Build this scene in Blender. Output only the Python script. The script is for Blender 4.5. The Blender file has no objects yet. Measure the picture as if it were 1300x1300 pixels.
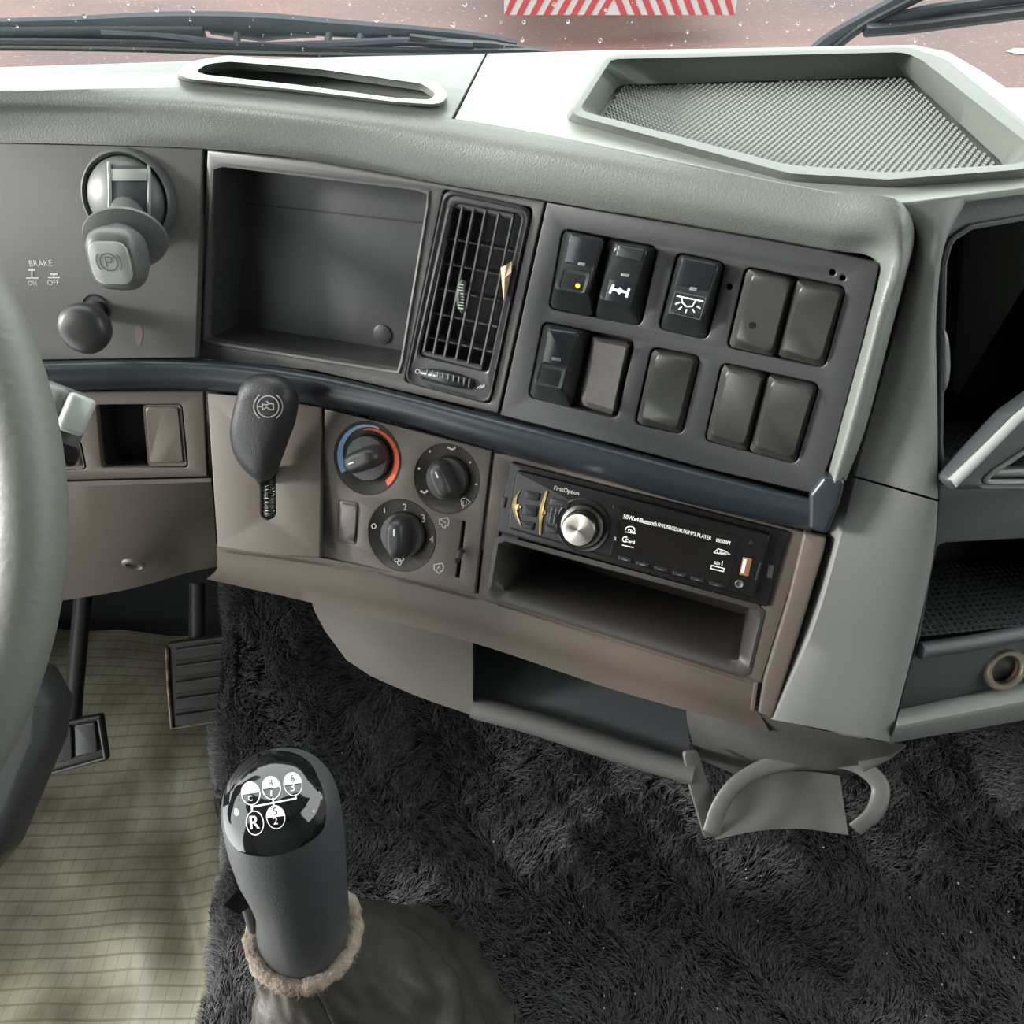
import bpy, bmesh, math, random
import numpy as np
from mathutils import Vector, Matrix, noise
from mathutils.bvhtree import BVHTree

random.seed(7); np.random.seed(7)
scene = bpy.context.scene
COL = scene.collection
R = math.radians
# ------------------------------------------------------------------ camera, light, exposure
CAMZ = 1.25                      # eye height above the cab floor (floor is z = 0)
PITCH = R(45); FPX = 1082.0
cam_d = bpy.data.cameras.new('camera'); cam = bpy.data.objects.new('camera', cam_d); COL.objects.link(cam)
cam.location = (0, 0, CAMZ); cam.rotation_euler = (R(90) - PITCH, 0, 0)
cam_d.sensor_width = 36; cam_d.lens = 36 * FPX / 1300; cam_d.clip_start = 0.02; cam_d.clip_end = 200
scene.camera = cam
scene.view_settings.view_transform = 'Standard'; scene.view_settings.look = 'None'
scene.view_settings.gamma = 1; scene.view_settings.use_curve_mapping = False
scene.view_settings.exposure = 1.35
scene.cycles.use_denoising = True
scene.cycles.max_bounces = 6; scene.cycles.transparent_max_bounces = 12

w = bpy.data.worlds.new('overcast_sky'); scene.world = w; w.use_nodes = True
nt = w.node_tree; nt.nodes.clear()
tc = nt.nodes.new('ShaderNodeTexCoord'); sp = nt.nodes.new('ShaderNodeSeparateXYZ')
rp = nt.nodes.new('ShaderNodeValToRGB'); bg = nt.nodes.new('ShaderNodeBackground'); wo = nt.nodes.new('ShaderNodeOutputWorld')
nt.links.new(tc.outputs['Generated'], sp.inputs[0]); nt.links.new(sp.outputs['Z'], rp.inputs[0])
rp.color_ramp.elements[0].position = 0.0; rp.color_ramp.elements[0].color = (0.82, 0.88, 0.86, 1)
rp.color_ramp.elements[1].position = 1.0; rp.color_ramp.elements[1].color = (0.955, 1.0, 0.975, 1)
nt.links.new(rp.outputs[0], bg.inputs[0]); bg.inputs[1].default_value = 2.0
nt.links.new(bg.outputs[0], wo.inputs[0])
sun_d = bpy.data.lights.new('hazy_sun', 'SUN'); sun = bpy.data.objects.new('hazy_sun', sun_d); COL.objects.link(sun)
sun_d.energy = 2.8; sun_d.angle = R(10); sun_d.color = (1, 0.97, 0.93)
SUN_FROM = Vector((-0.94, -0.17, 0.27)).normalized()
sun.rotation_euler = SUN_FROM.to_track_quat('Z', 'Y').to_euler()

# ------------------------------------------------------------------ view helpers: from a point seen in the photo to a point on a real surface
CP, SP_ = math.cos(PITCH), math.sin(PITCH)
C0 = Vector((0, 0, CAMZ))
def ray(px, py):
    u = (650 - py) / FPX
    return Vector(((px - 650) / FPX, CP + u * SP_, -SP_ + u * CP))
def atz(px, py, z):            # z measured from eye height (negative = below the eye)
    r = ray(px, py); return C0 + r * (z / r.z)
def aty(px, py, y):
    r = ray(px, py); return C0 + r * (y / r.y)
def atd(px, py, d):            # d = distance along the view axis
    return C0 + ray(px, py) * d
class Plane:
    def __init__(s, o, ex, up):
        s.o = o; s.ex = ex.normalized(); s.n = s.ex.cross(up).normalized(); s.ey = s.n.cross(s.ex)
    def hit(s, px, py, d=0.0):
        r = ray(px, py); t = (s.o + s.n * d - C0).dot(s.n) / r.dot(s.n); return C0 + r * t
    def uv(s, px, py, d=0.0):
        p = s.hit(px, py, d) - s.o; return (p.dot(s.ex), p.dot(s.ey))
    def w(s, u, v, d=0.0): return s.o + s.ex * u + s.ey * v + s.n * d
    def uvs(s, pts, d=0.0): return [s.uv(x, y, d) for x, y in pts]
    def mat(s):
        return Matrix(((s.ex.x, s.ey.x, s.n.x, s.o.x), (s.ex.y, s.ey.y, s.n.y, s.o.y), (s.ex.z, s.ey.z, s.n.z, s.o.z), (0, 0, 0, 1)))
def PL(a, b, c):
    A, B, Cc = atz(*a), atz(*b), atz(*c); return Plane(A, B - A, A - Cc)

# ------------------------------------------------------------------ materials
def lin(c):
    c = c / 255.0
    return c / 12.92 if c <= 0.04045 else ((c + 0.055) / 1.055) ** 2.4
def rgb(t): return (lin(t[0]), lin(t[1]), lin(t[2]), 1)
def mat(name, col, rough=0.5, spec=0.5, metal=0.0, grain=None, var=None, coat=0.0, col2=None, sheen=0.0):
    m = bpy.data.materials.new(name); m.use_nodes = True; n = m.node_tree.nodes; l = m.node_tree.links
    b = n['Principled BSDF']
    b.inputs['Base Color'].default_value = rgb(col); b.inputs['Roughness'].default_value = rough
    b.inputs['Specular IOR Level'].default_value = spec; b.inputs['Metallic'].default_value = metal
    b.inputs['Coat Weight'].default_value = coat; b.inputs['Coat Roughness'].default_value = 0.05
    b.inputs['Sheen Weight'].default_value = sheen
    t = n.new('ShaderNodeTexCoord')
    if grain:
        nz = n.new('ShaderNodeTexNoise'); nz.inputs['Scale'].default_value = grain[0]; nz.inputs['Detail'].default_value = 2
        l.new(t.outputs['Object'], nz.inputs['Vector'])
        bp = n.new('ShaderNodeBump'); bp.inputs['Strength'].default_value = grain[1]; bp.inputs['Distance'].default_value = grain[2]
        l.new(nz.outputs['Fac'], bp.inputs['Height']); l.new(bp.outputs['Normal'], b.inputs['Normal'])
    if var:
        nz2 = n.new('ShaderNodeTexNoise'); nz2.inputs['Scale'].default_value = var[0]; nz2.inputs['Detail'].default_value = 4
        l.new(t.outputs['Object'], nz2.inputs['Vector'])
        r_ = n.new('ShaderNodeValToRGB'); r_.color_ramp.elements[0].position = 0.35; r_.color_ramp.elements[1].position = 0.7
        a = rgb(col); c2 = rgb(col2) if col2 else tuple(min(1, x * (1 + var[1])) for x in a[:3]) + (1,)
        r_.color_ramp.elements[0].color = a; r_.color_ramp.elements[1].color = c2
        l.new(nz2.outputs['Fac'], r_.inputs[0]); l.new(r_.outputs[0], b.inputs['Base Color'])
    return m
M = {}
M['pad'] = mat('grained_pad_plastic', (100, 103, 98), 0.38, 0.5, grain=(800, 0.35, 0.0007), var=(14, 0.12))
M['cover'] = mat('lightened_top_plastic', (142, 147, 140), 0.45, 0.5, grain=(900, 0.25, 0.0006), var=(9, 0.12))  # same plastic as the tray, lightened to carry the strong windscreen light
M['trayp'] = mat('tray_plastic', (94, 98, 92), 0.5, 0.5, grain=(900, 0.2, 0.0005))
M['rubber'] = mat('ribbed_rubber', (112, 116, 110), 0.55, 0.4)
M['panel'] = mat('brown_grey_plastic', (84, 75, 68), 0.5, 0.45, grain=(1500, 0.2, 0.0004), var=(12, 0.10))
M['upanel'] = mat('grey_plastic', (86, 85, 83), 0.42, 0.5, grain=(1500, 0.15, 0.0004), var=(12, 0.10))
M['swpanel'] = mat('dark_grey_plastic', (53, 54, 55), 0.42, 0.5, grain=(1500, 0.15, 0.0004), var=(12, 0.08))
M['pillar'] = mat('side_panel_plastic', (108, 109, 106), 0.5, 0.45, grain=(700, 0.3, 0.0006), var=(10, 0.08))
M['pdark'] = mat('dark_slate_plastic', (58, 63, 65), 0.5, 0.45, grain=(900, 0.2, 0.0005))
M['black'] = mat('black_plastic', (17, 16, 16), 0.32, 0.5, grain=(1500, 0.12, 0.0003))
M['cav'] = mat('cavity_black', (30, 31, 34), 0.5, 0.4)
M['cavg'] = mat('cubby_shadow_grey', (54, 54, 56), 0.45, 0.45, var=(18, 0.3), grain=(60, 0.15, 0.002))  # grey darkened to stand in for the shadow inside the cubby
M['switch'] = mat('switch_black', (36, 38, 40), 0.32, 0.5)
M['switchglass'] = mat('switch_window', (26, 28, 32), 0.18, 0.5)
M['blank'] = mat('blank_cover_plastic', (46, 47, 43), 0.4, 0.5, grain=(1500, 0.15, 0.0003))
M['padblank'] = mat('worn_sheen_blank_plastic', (104, 100, 98), 0.28, 0.5, grain=(250, 0.3, 0.001))  # worn plastic, base colour lightened to add its bright sheen
M['trim'] = mat('blue_grey_trim', (36, 42, 48), 0.28, 0.5, grain=(1200, 0.1, 0.0003), var=(30, 0.12))
M['white'] = mat('white_print', (235, 235, 232), 0.6, 0.3)
M['pale'] = mat('pale_grey_print', (178, 176, 170), 0.6, 0.3)
M['lensgrey'] = mat('dim_lens', (112, 110, 104), 0.4, 0.5)
M['yellow'] = mat('yellow_print', (225, 185, 30), 0.5, 0.3)
M['blue'] = mat('blue_arc_print', (140, 176, 214), 0.5, 0.3)
M['red'] = mat('red_arc_print', (232, 104, 70), 0.5, 0.3)
M['gold'] = mat('gold_trim', (236, 204, 146), 0.35, 0.5, metal=1.0)
M['chrome'] = mat('brushed_steel', (222, 218, 212), 0.25, 0.5, metal=1.0)
M['ring'] = mat('polished_ring', (150, 146, 140), 0.18, 0.5, metal=1.0)
M['gloss'] = mat('gloss_black', (16, 17, 19), 0.05, 0.5, coat=0.5)
M['disp'] = mat('display_glass', (22, 19, 18), 0.12, 0.5)
M['knobgrey'] = mat('grey_lever_plastic', (86, 88, 86), 0.4, 0.5, grain=(1400, 0.12, 0.0003))
M['silver'] = mat('satin_knob_face', (150, 154, 150), 0.3, 0.5, coat=0.3)
M['dknob'] = mat('dark_knob', (52, 52, 51), 0.38, 0.5, grain=(1400, 0.15, 0.0003))
M['dish'] = mat('dial_dish', (74, 70, 66), 0.4, 0.5)
M['leather'] = mat('black_leatherette', (60, 57, 54), 0.34, 0.5, grain=(160, 0.4, 0.0016))
M['gearp'] = mat('gear_knob_plastic', (62, 64, 66), 0.42, 0.5, grain=(700, 0.35, 0.0007))
M['wool'] = mat('frayed_beige_cuff', (156, 144, 132), 0.9, 0.1, grain=(400, 0.8, 0.002), var=(60, 0, ), col2=(110, 96, 84))
M['wheel'] = mat('steering_wheel_plastic', (98, 99, 93), 0.5, 0.45, grain=(160, 0.3, 0.0015), var=(20, 0.1))
M['fur'] = mat('black_plush', (42, 42, 45), 0.7, 0.25, var=(330, 0, ), col2=(92, 91, 92))
M['furbase'] = mat('carpet_gap_shade', (20, 20, 21), 0.9, 0.1)  # near-black base: shade between the strands put into its colour
M['rubberblk'] = mat('wiper_rubber', (32, 34, 40), 0.4, 0.5, var=(40, 0.5))
M['wiper'] = mat('wiper_metal', (60, 63, 72), 0.4, 0.5, var=(30, 0.4))
M['pedal'] = mat('pedal_rubber', (52, 50, 48), 0.5, 0.4)
M['steel'] = mat('worn_pedal_edge', (140, 130, 116), 0.35, 0.5, metal=0.7, var=(60, 0), col2=(96, 66, 44))
M['brass'] = mat('socket_metal', (166, 156, 138), 0.28, 0.5, metal=0.9, var=(80, 0.2))
M['socketin'] = mat('socket_inside', (62, 46, 40), 0.4, 0.5, metal=0.4)
M['paper'] = mat('paper_scrap', (216, 190, 160), 0.8, 0.2)
M['tan'] = mat('copper_contact', (190, 130, 96), 0.35, 0.5, metal=0.6)
M['cabin'] = mat('cabin_lining', (120, 120, 117), 0.8, 0.2)
M['firewall'] = mat('dark_firewall', (30, 31, 33), 0.8, 0.2)
M['bracket'] = mat('holder_plastic', (104, 103, 99), 0.42, 0.5, grain=(900, 0.2, 0.0005))
M['stripe_r'] = mat('reflective_red', (128, 38, 42), 0.5, 0.4)
M['stripe_w'] = mat('reflective_white', (138, 134, 134), 0.5, 0.4)
M['truckpaint'] = mat('trailer_paint', (70, 72, 80), 0.5, 0.4)

def glass_mat():
    m = bpy.data.materials.new('thin_window_glass'); m.use_nodes = True; n = m.node_tree.nodes; l = m.node_tree.links; n.clear()
    o = n.new('ShaderNodeOutputMaterial'); mx = n.new('ShaderNodeMixShader'); fr = n.new('ShaderNodeFresnel'); fr.inputs[0].default_value = 1.25
    tr = n.new('ShaderNodeBsdfTransparent'); tr.inputs[0].default_value = (0.93, 0.96, 0.95, 1)
    gl = n.new('ShaderNodeBsdfGlossy'); gl.inputs['Roughness'].default_value = 0.02
    l.new(fr.outputs[0], mx.inputs[0]); l.new(tr.outputs[0], mx.inputs[1]); l.new(gl.outputs[0], mx.inputs[2]); l.new(mx.outputs[0], o.inputs[0])
    return m
M['glass'] = glass_mat()
def drop_mat():
    m = mat('rain_drop', (255, 255, 255), 0.0, 0.5); b = m.node_tree.nodes['Principled BSDF']
    b.inputs['Transmission Weight'].default_value = 1; b.inputs['IOR'].default_value = 1.33; return m
M['drop'] = drop_mat()
def pavement_mat():
    m = mat('wet_red_pavement', (100, 74, 70), 0.65, 0.25); n = m.node_tree.nodes; l = m.node_tree.links; b = n['Principled BSDF']
    t = n.new('ShaderNodeTexCoord')
    a = n.new('ShaderNodeTexNoise'); a.inputs['Scale'].default_value = 0.35; a.inputs['Detail'].default_value = 5
    s = n.new('ShaderNodeTexNoise'); s.inputs['Scale'].default_value = 26; s.inputs['Detail'].default_value = 3
    l.new(t.outputs['Object'], a.inputs['Vector']); l.new(t.outputs['Object'], s.inputs['Vector'])
    ra = n.new('ShaderNodeValToRGB'); ra.color_ramp.elements[0].position = 0.38; ra.color_ramp.elements[1].position = 0.6
    ra.color_ramp.elements[0].color = rgb((70, 52, 52)); ra.color_ramp.elements[1].color = rgb((96, 68, 65))
    rs = n.new('ShaderNodeValToRGB'); rs.color_ramp.elements[0].position = 0.62; rs.color_ramp.elements[1].position = 0.72
    rs.color_ramp.elements[0].color = (0, 0, 0, 1); rs.color_ramp.elements[1].color = (1, 1, 1, 1)
    mx = n.new('ShaderNodeMix'); mx.data_type = 'RGBA'
    l.new(a.outputs['Fac'], ra.inputs[0]); l.new(s.outputs['Fac'], rs.inputs[0])
    l.new(rs.outputs[0], mx.inputs[0]); l.new(ra.outputs[0], mx.inputs[6]); mx.inputs[7].default_value = rgb((116, 96, 92))
    l.new(mx.outputs[2], b.inputs['Base Color'])
    return m
M['pave'] = pavement_mat()
def mat_mat():      # printed vinyl floor mat: a fine dark grid on a stained cream ground
    m = mat('vinyl_mat', (150, 146, 128), 0.24, 0.5); n = m.node_tree.nodes; l = m.node_tree.links; b = n['Principled BSDF']
    t = n.new('ShaderNodeTexCoord'); s = n.new('ShaderNodeSeparateXYZ'); l.new(t.outputs['Object'], s.inputs[0])
    def lines(out, scale, width):
        mu = n.new('ShaderNodeMath'); mu.operation = 'MULTIPLY'; mu.inputs[1].default_value = scale
        fr = n.new('ShaderNodeMath'); fr.operation = 'FRACT'; lt = n.new('ShaderNodeMath'); lt.operation = 'LESS_THAN'; lt.inputs[1].default_value = width
        l.new(out, mu.inputs[0]); l.new(mu.outputs[0], fr.inputs[0]); l.new(fr.outputs[0], lt.inputs[0]); return lt.outputs[0]
    a = lines(s.outputs['X'], 52, 0.05); c = lines(s.outputs['Y'], 52, 0.16)
    mxm = n.new('ShaderNodeMath'); mxm.operation = 'MAXIMUM'; l.new(a, mxm.inputs[0]); l.new(c, mxm.inputs[1])
    nz = n.new('ShaderNodeTexNoise'); nz.inputs['Scale'].default_value = 7; nz.inputs['Detail'].default_value = 5; l.new(t.outputs['Object'], nz.inputs['Vector'])
    r_ = n.new('ShaderNodeValToRGB'); r_.color_ramp.elements[0].position = 0.36; r_.color_ramp.elements[1].position = 0.66
    r_.color_ramp.elements[0].color = rgb((98, 92, 76)); r_.color_ramp.elements[1].color = rgb((148, 144, 128)); l.new(nz.outputs['Fac'], r_.inputs[0])
    mx = n.new('ShaderNodeMix'); mx.data_type = 'RGBA'; l.new(r_.outputs[0], mx.inputs[6]); mx.inputs[7].default_value = rgb((64, 62, 54))
    mm = n.new('ShaderNodeMath'); mm.operation = 'MULTIPLY'; mm.inputs[1].default_value = 0.45; l.new(mxm.outputs[0], mm.inputs[0])
    l.new(mm.outputs[0], mx.inputs[0]); l.new(mx.outputs[2], b.inputs['Base Color'])
    return m
M['mat'] = mat_mat()

# ------------------------------------------------------------------ object helpers
def mk(name, geo, m, parent=None, smooth=40, label=None):
    v, f = geo; loc = Vector((0, 0, 0))
    if parent is not None:
        p = parent
        while p.parent: p = p.parent
        loc = p.location
    me = bpy.data.meshes.new(name); me.from_pydata([tuple(Vector(q) - loc) for q in v], [], f); me.update()
    me.materials.append(M[m] if isinstance(m, str) else m)
    if smooth: me.shade_smooth(); me.set_sharp_from_angle(angle=R(smooth))
    o = bpy.data.objects.new(name, me); COL.objects.link(o)
    if parent is not None: o.parent = parent
    if label: o['label'] = label
    return o
def thing(name, label, cat, loc, group=None):
    o = bpy.data.objects.new(name, None); o.empty_display_size = 0.02; COL.objects.link(o); o.location = loc
    o['label'] = label; o['category'] = cat
    if group: o['group'] = group
    return o
def solo(name, geo, m, label=None, cat=None, group=None, kind=None, smooth=40):
    v = [Vector(q) for q in geo[0]]
    lo = Vector([min(q[i] for q in v) for i in range(3)]); hi = Vector([max(q[i] for q in v) for i in range(3)])
    c = Vector(((lo.x + hi.x) / 2, (lo.y + hi.y) / 2, lo.z))
    o = mk(name, ([q - c for q in v], geo[1]), m, None, smooth); o.location = c
    if label: o['label'] = label
    if cat: o['category'] = cat
    if group: o['group'] = group
    if kind: o['kind'] = kind
    return o
def join(*gs):
    V, Fc = [], []
    for v, f in gs:
        k = len(V); V += list(v); Fc += [tuple(i + k for i in q) for q in f]
    return V, Fc

# ------------------------------------------------------------------ geometry helpers (world coordinates out)
def roundpoly(pts, r, n=5):
    out = []; N = len(pts)
    for i in range(N):
        p = Vector(pts[i]); a = Vector(pts[i - 1]); b = Vector(pts[(i + 1) % N])
        ri = r[i] if isinstance(r, (list, tuple)) else r
        da, db = a - p, b - p
        if ri <= 0 or da.length < 1e-7 or db.length < 1e-7: out.append(tuple(p)); continue
        ua, ub = da.normalized(), db.normalized()
        ang = ua.angle(ub)
        if ang > R(176): out.append(tuple(p)); continue
        t = min(ri / math.tan(ang / 2), da.length * 0.48, db.length * 0.48)
        p0, p1 = p + ua * t, p + ub * t
        for k in range(n + 1):
            s = k / n; out.append(tuple(p0 * (1 - s) ** 2 + p * 2 * s * (1 - s) + p1 * s * s))
    return out
def area(p): return 0.5 * sum(p[i - 1][0] * p[i][1] - p[i][0] * p[i - 1][1] for i in range(len(p)))
def slab(P, outer, holes=(), d0=-0.006, d1=0.0, bev=0.0008):
    c = bpy.data.curves.new('c', 'CURVE'); c.dimensions = '2D'; c.fill_mode = 'BOTH'
    for k, poly in enumerate([outer] + list(holes)):
        if (area(poly) < 0) != (k > 0): poly = poly[::-1]
        s = c.splines.new('POLY'); s.points.add(len(poly) - 1)
        for i, q in enumerate(poly): s.points[i].co = (q[0], q[1], 0, 1)
        s.use_cyclic_u = True
    th = (d1 - d0) / 2; bev = min(bev, th * 0.95)
    c.extrude = th - bev; c.bevel_depth = bev; c.bevel_resolution = 2; c.offset = -bev
    ob = bpy.data.objects.new('c', c); me = bpy.data.meshes.new_from_object(ob)
    T = P.mat() @ Matrix.Translation((0, 0, (d0 + d1) / 2))
    bm = bmesh.new(); bm.from_mesh(me); bmesh.ops.remove_doubles(bm, verts=bm.verts, dist=1e-6)
    geo = ([T @ v.co for v in bm.verts], [tuple(v.index for v in f.verts) for f in bm.faces])
    bm.free(); bpy.data.objects.remove(ob); bpy.data.curves.remove(c); bpy.data.meshes.remove(me)
    return geo
def pslab(P, pts, r=0.002, d0=-0.006, d1=0.0, bev=0.0008, holes=(), hr=0.002):
    return slab(P, roundpoly(P.uvs(pts, d1), r), [roundpoly(P.uvs(h, d1), hr) for h in holes], d0, d1, bev)
def resample(poly, N):
    p = [Vector(q) for q in poly]; p.append(p[0]); L = [0]
    for i in range(1, len(p)): L.append(L[-1] + (p[i] - p[i - 1]).length)
    out = []; j = 0
    for k in range(N):
        s = L[-1] * k / N
        while L[j + 1] < s: j += 1
        t = (s - L[j]) / max(1e-9, L[j + 1] - L[j]); out.append(p[j].lerp(p[j + 1], t))
    return out
def rings(P, seq, N=64, cap0=False, cap1=True):      # seq: (uv polygon, d); closed loft
    V, Fc = [], []
    for poly, d in seq:
        V += [P.w(q[0], q[1], d) for q in resample(poly, N)]
    for k in range(len(seq) - 1):
        for i in range(N):
            j = (i + 1) % N; Fc.append((k * N + i, k * N + j, (k + 1) * N + j, (k + 1) * N + i))
    if cap1: Fc.append(tuple(range((len(seq) - 1) * N, len(seq) * N)))
    if cap0: Fc.append(tuple(range(N))[::-1])
    return V, Fc
def block(P, base, top, d, r=0.002, d0=-0.004, soft=0.0012, mid=True):  # raised key: base outline in the panel, smaller top outline
    b = P.uvs(base, 0.0); t = P.uvs(top, d)
    c = (sum(q[0] for q in t) / len(t), sum(q[1] for q in t) / len(t))
    def sc(poly, m): return [(c[0] + (q[0] - c[0]) * (1 - m / max(1e-6, math.hypot(q[0] - c[0], q[1] - c[1]))), c[1] + (q[1] - c[1]) * (1 - m / max(1e-6, math.hypot(q[0] - c[0], q[1] - c[1])))) for q in poly]
    rb, rt = roundpoly(b, r), roundpoly(t, r * 0.8)
    seq = [(rb, d0), (rb, 0), (rt, d - soft), (roundpoly(sc(t, soft * 0.35), r * 0.8), d - soft * 0.35), (roundpoly(sc(t, soft), r * 0.8), d)]
    return rings(P, seq, 48)
def pillow(P, outline, d0, d1, edge=0.35, N=56, r=0.0, k=5, flat=0.0):   # soft closed blob rising from d0 to d1
    uv = roundpoly(outline, r) if r else outline
    c = Vector((sum(q[0] for q in uv) / len(uv), sum(q[1] for q in uv) / len(uv))); seq = []
    h = d1 - d0
    for i in range(k + 1):
        th = (math.pi / 2) * i / k
        s = 1 - edge * (1 - math.cos(th)); seq.append(([tuple(c + (Vector(q) - c) * s) for q in uv], d0 + h * (1 - flat) * math.sin(th)))
    for s2 in (0.6, 0.25): seq.append(([tuple(c + (Vector(q) - c) * (1 - edge) * s2) for q in uv], d0 + h * (1 - flat) + h * flat * (1 - s2)))
    return rings(P, seq, N, cap0=True)
def cavity(P, outer, inner, depth, d0=0.0, N=64, back=True):  # walls + back of a recess
    return rings(P, [(outer, d0), (inner, d0 - depth)], N, cap1=back)
def catmull(pts, per=6):       # smooth curve through the points, tangents weighted by chord length
    P_ = [Vector(p) for p in pts]; n = len(P_); out = []
    if n == 1: return P_
    h = [max((P_[i + 1] - P_[i]).length, 1e-9) for i in range(n - 1)]; sl = [(P_[i + 1] - P_[i]) / h[i] for i in range(n - 1)]
    m = []
    for i in range(n):
        if i == 0: m.append(sl[0])
        elif i == n - 1: m.append(sl[-1])
        else: m.append((sl[i - 1] * h[i] + sl[i] * h[i - 1]) / (h[i] + h[i - 1]))
    for i in range(n - 1):
        for k in range(per):
            t = k / per; t2, t3 = t * t, t * t * t
            out.append(P_[i] * (2 * t3 - 3 * t2 + 1) + m[i] * (h[i] * (t3 - 2 * t2 + t)) + P_[i + 1] * (3 * t2 - 2 * t3) + m[i + 1] * (h[i] * (t3 - t2)))
    out.append(P_[-1]); return out
def loft(curves, close=False):
    n = len(curves[0]); V = [p for c in curves for p in c]; Fc = []
    K = len(curves)
    for k in range(K if close else K - 1):
        k2 = (k + 1) % K
        for i in range(n - 1): Fc.append((k * n + i, k * n + i + 1, k2 * n + i + 1, k2 * n + i))
    return V, Fc
def tube(pts, r, n=12, caps=True, sx=1.0, closed=False, upv=None):
    pts = [Vector(p) for p in pts]; V, Fc = [], []; K = len(pts)
    prev = None
    for i, p in enumerate(pts):
        if closed: t = (pts[(i + 1) % K] - pts[i - 1]).normalized()
        else: t = (pts[min(i + 1, K - 1)] - pts[max(i - 1, 0)]).normalized()
        if isinstance(upv, list): a = (upv[i] - t * upv[i].dot(t)).normalized()
        elif upv is not None: a = (upv - t * upv.dot(t)).normalized()
        elif prev is None: a = t.orthogonal().normalized()
        else: a = (prev - t * prev.dot(t)).normalized()
        prev = a; b = t.cross(a); rr = r[i] if isinstance(r, (list, tuple)) else r
        for k in range(n):
            th = 2 * math.pi * k / n; V.append(p + a * (rr * math.cos(th)) + b * (rr * sx * math.sin(th)))
    for i in range(K if closed else K - 1):
        i2 = (i + 1) % K
        for k in range(n):
            k2 = (k + 1) % n; Fc.append((i * n + k, i * n + k2, i2 * n + k2, i2 * n + k))
    if caps and not closed: Fc += [tuple(range(n))[::-1], tuple(range((K - 1) * n, K * n))]
    return V, Fc
def lathe(c, axis, prof, n=40, sx=1.0, xa=None, cap=True):        # prof: (radius, height along axis)
    axis = axis.normalized(); a = (xa - axis * xa.dot(axis)).normalized() if xa is not None else axis.orthogonal().normalized(); b = axis.cross(a)
    V, Fc = [], []
    for r, h in prof:
        for k in range(n):
            th = 2 * math.pi * k / n; V.append(c + axis * h + a * (r * math.cos(th)) + b * (r * sx * math.sin(th)))
    for i in range(len(prof) - 1):
        for k in range(n):
            k2 = (k + 1) % n; Fc.append((i * n + k, i * n + k2, (i + 1) * n + k2, (i + 1) * n + k))
    if cap and prof[0][0] > 1e-6: Fc.append(tuple(range(n))[::-1])
    if cap and prof[-1][0] > 1e-6: Fc.append(tuple(range((len(prof) - 1) * n, len(prof) * n)))
    return V, Fc
def boxw(lo, hi):
    x0, y0, z0 = lo; x1, y1, z1 = hi
    v = [(x0, y0, z0), (x1, y0, z0), (x1, y1, z0), (x0, y1, z0), (x0, y0, z1), (x1, y0, z1), (x1, y1, z1), (x0, y1, z1)]
    return [Vector(q) for q in v], [(0, 3, 2, 1), (4, 5, 6, 7), (0, 1, 5, 4), (1, 2, 6, 5), (2, 3, 7, 6), (3, 0, 4, 7)]
def rbox(c, ax, ay, az, sx, sy, sz, bev):     # bevelled box with axes
    bm = bmesh.new(); bmesh.ops.create_cube(bm, size=1)
    for v in bm.verts: v.co = Vector((v.co.x * sx, v.co.y * sy, v.co.z * sz))
    bmesh.ops.bevel(bm, geom=bm.edges[:], offset=bev, segments=3, affect='EDGES', profile=0.5)
    bm.verts.index_update(); g = ([c + ax * v.co.x + ay * v.co.y + az * v.co.z for v in bm.verts], [tuple(v.index for v in f.verts) for f in bm.faces]); bm.free(); return g
def ribbon2(pl, w_):          # flat stroke in 2-D -> verts2d, faces
    V, Fc = [], []; p = [Vector(q) for q in pl]; n = len(p); cl = (p[0] - p[-1]).length < 1e-6 and n > 3
    if cl: p = p[:-1]; n -= 1
    for i in range(n):
        a = p[i - 1] if (i or cl) else p[0]; b = p[(i + 1) % n] if (i < n - 1 or cl) else p[-1]
        d1 = (p[i] - a); d2 = (b - p[i]); d1 = d1.normalized() if d1.length > 1e-9 else d2.normalized(); d2 = d2.normalized() if d2.length > 1e-9 else d1
        t = d1 + d2; t = t.normalized() if t.length > 1e-6 else d1
        nn = Vector((-t.y, t.x)); m_ = min(1.6, 1 / max(0.35, nn.dot(Vector((-d1.y, d1.x))))); V += [p[i] + nn * w_ * 0.5 * m_, p[i] - nn * w_ * 0.5 * m_]
    for i in range(n if cl else n - 1):
        j = (i + 1) % n; Fc.append((2 * i, 2 * i + 1, 2 * j + 1, 2 * j))
    return V, Fc
def strokes(P, lines, wpx, d=0.0003):       # lines in photo pixels
    V, Fc = [], []
    for pl in lines:
        v, f = ribbon2(pl, wpx); k = len(V); V += [P.hit(q.x, q.y, d) for q in v]; Fc += [tuple(i + k for i in q) for q in f]
    return V, Fc
def arcpts(cx, cy, rx, ry, a0, a1, n=24):
    return [(cx + rx * math.cos(R(a0 + (a1 - a0) * i / n)), cy - ry * math.sin(R(a0 + (a1 - a0) * i / n))) for i in range(n + 1)]
_tcache = {}
def text2(body):
    if body not in _tcache:
        c = bpy.data.curves.new('t', 'FONT'); c.body = body; c.resolution_u = 3; ob = bpy.data.objects.new('t', c); me = bpy.data.meshes.new_from_object(ob)
        _tcache[body] = ([Vector((v.co.x, v.co.y)) for v in me.vertices], [tuple(p.vertices) for p in me.polygons])
        bpy.data.objects.remove(ob); bpy.data.curves.remove(c); bpy.data.meshes.remove(me)
    return _tcache[body]
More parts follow.
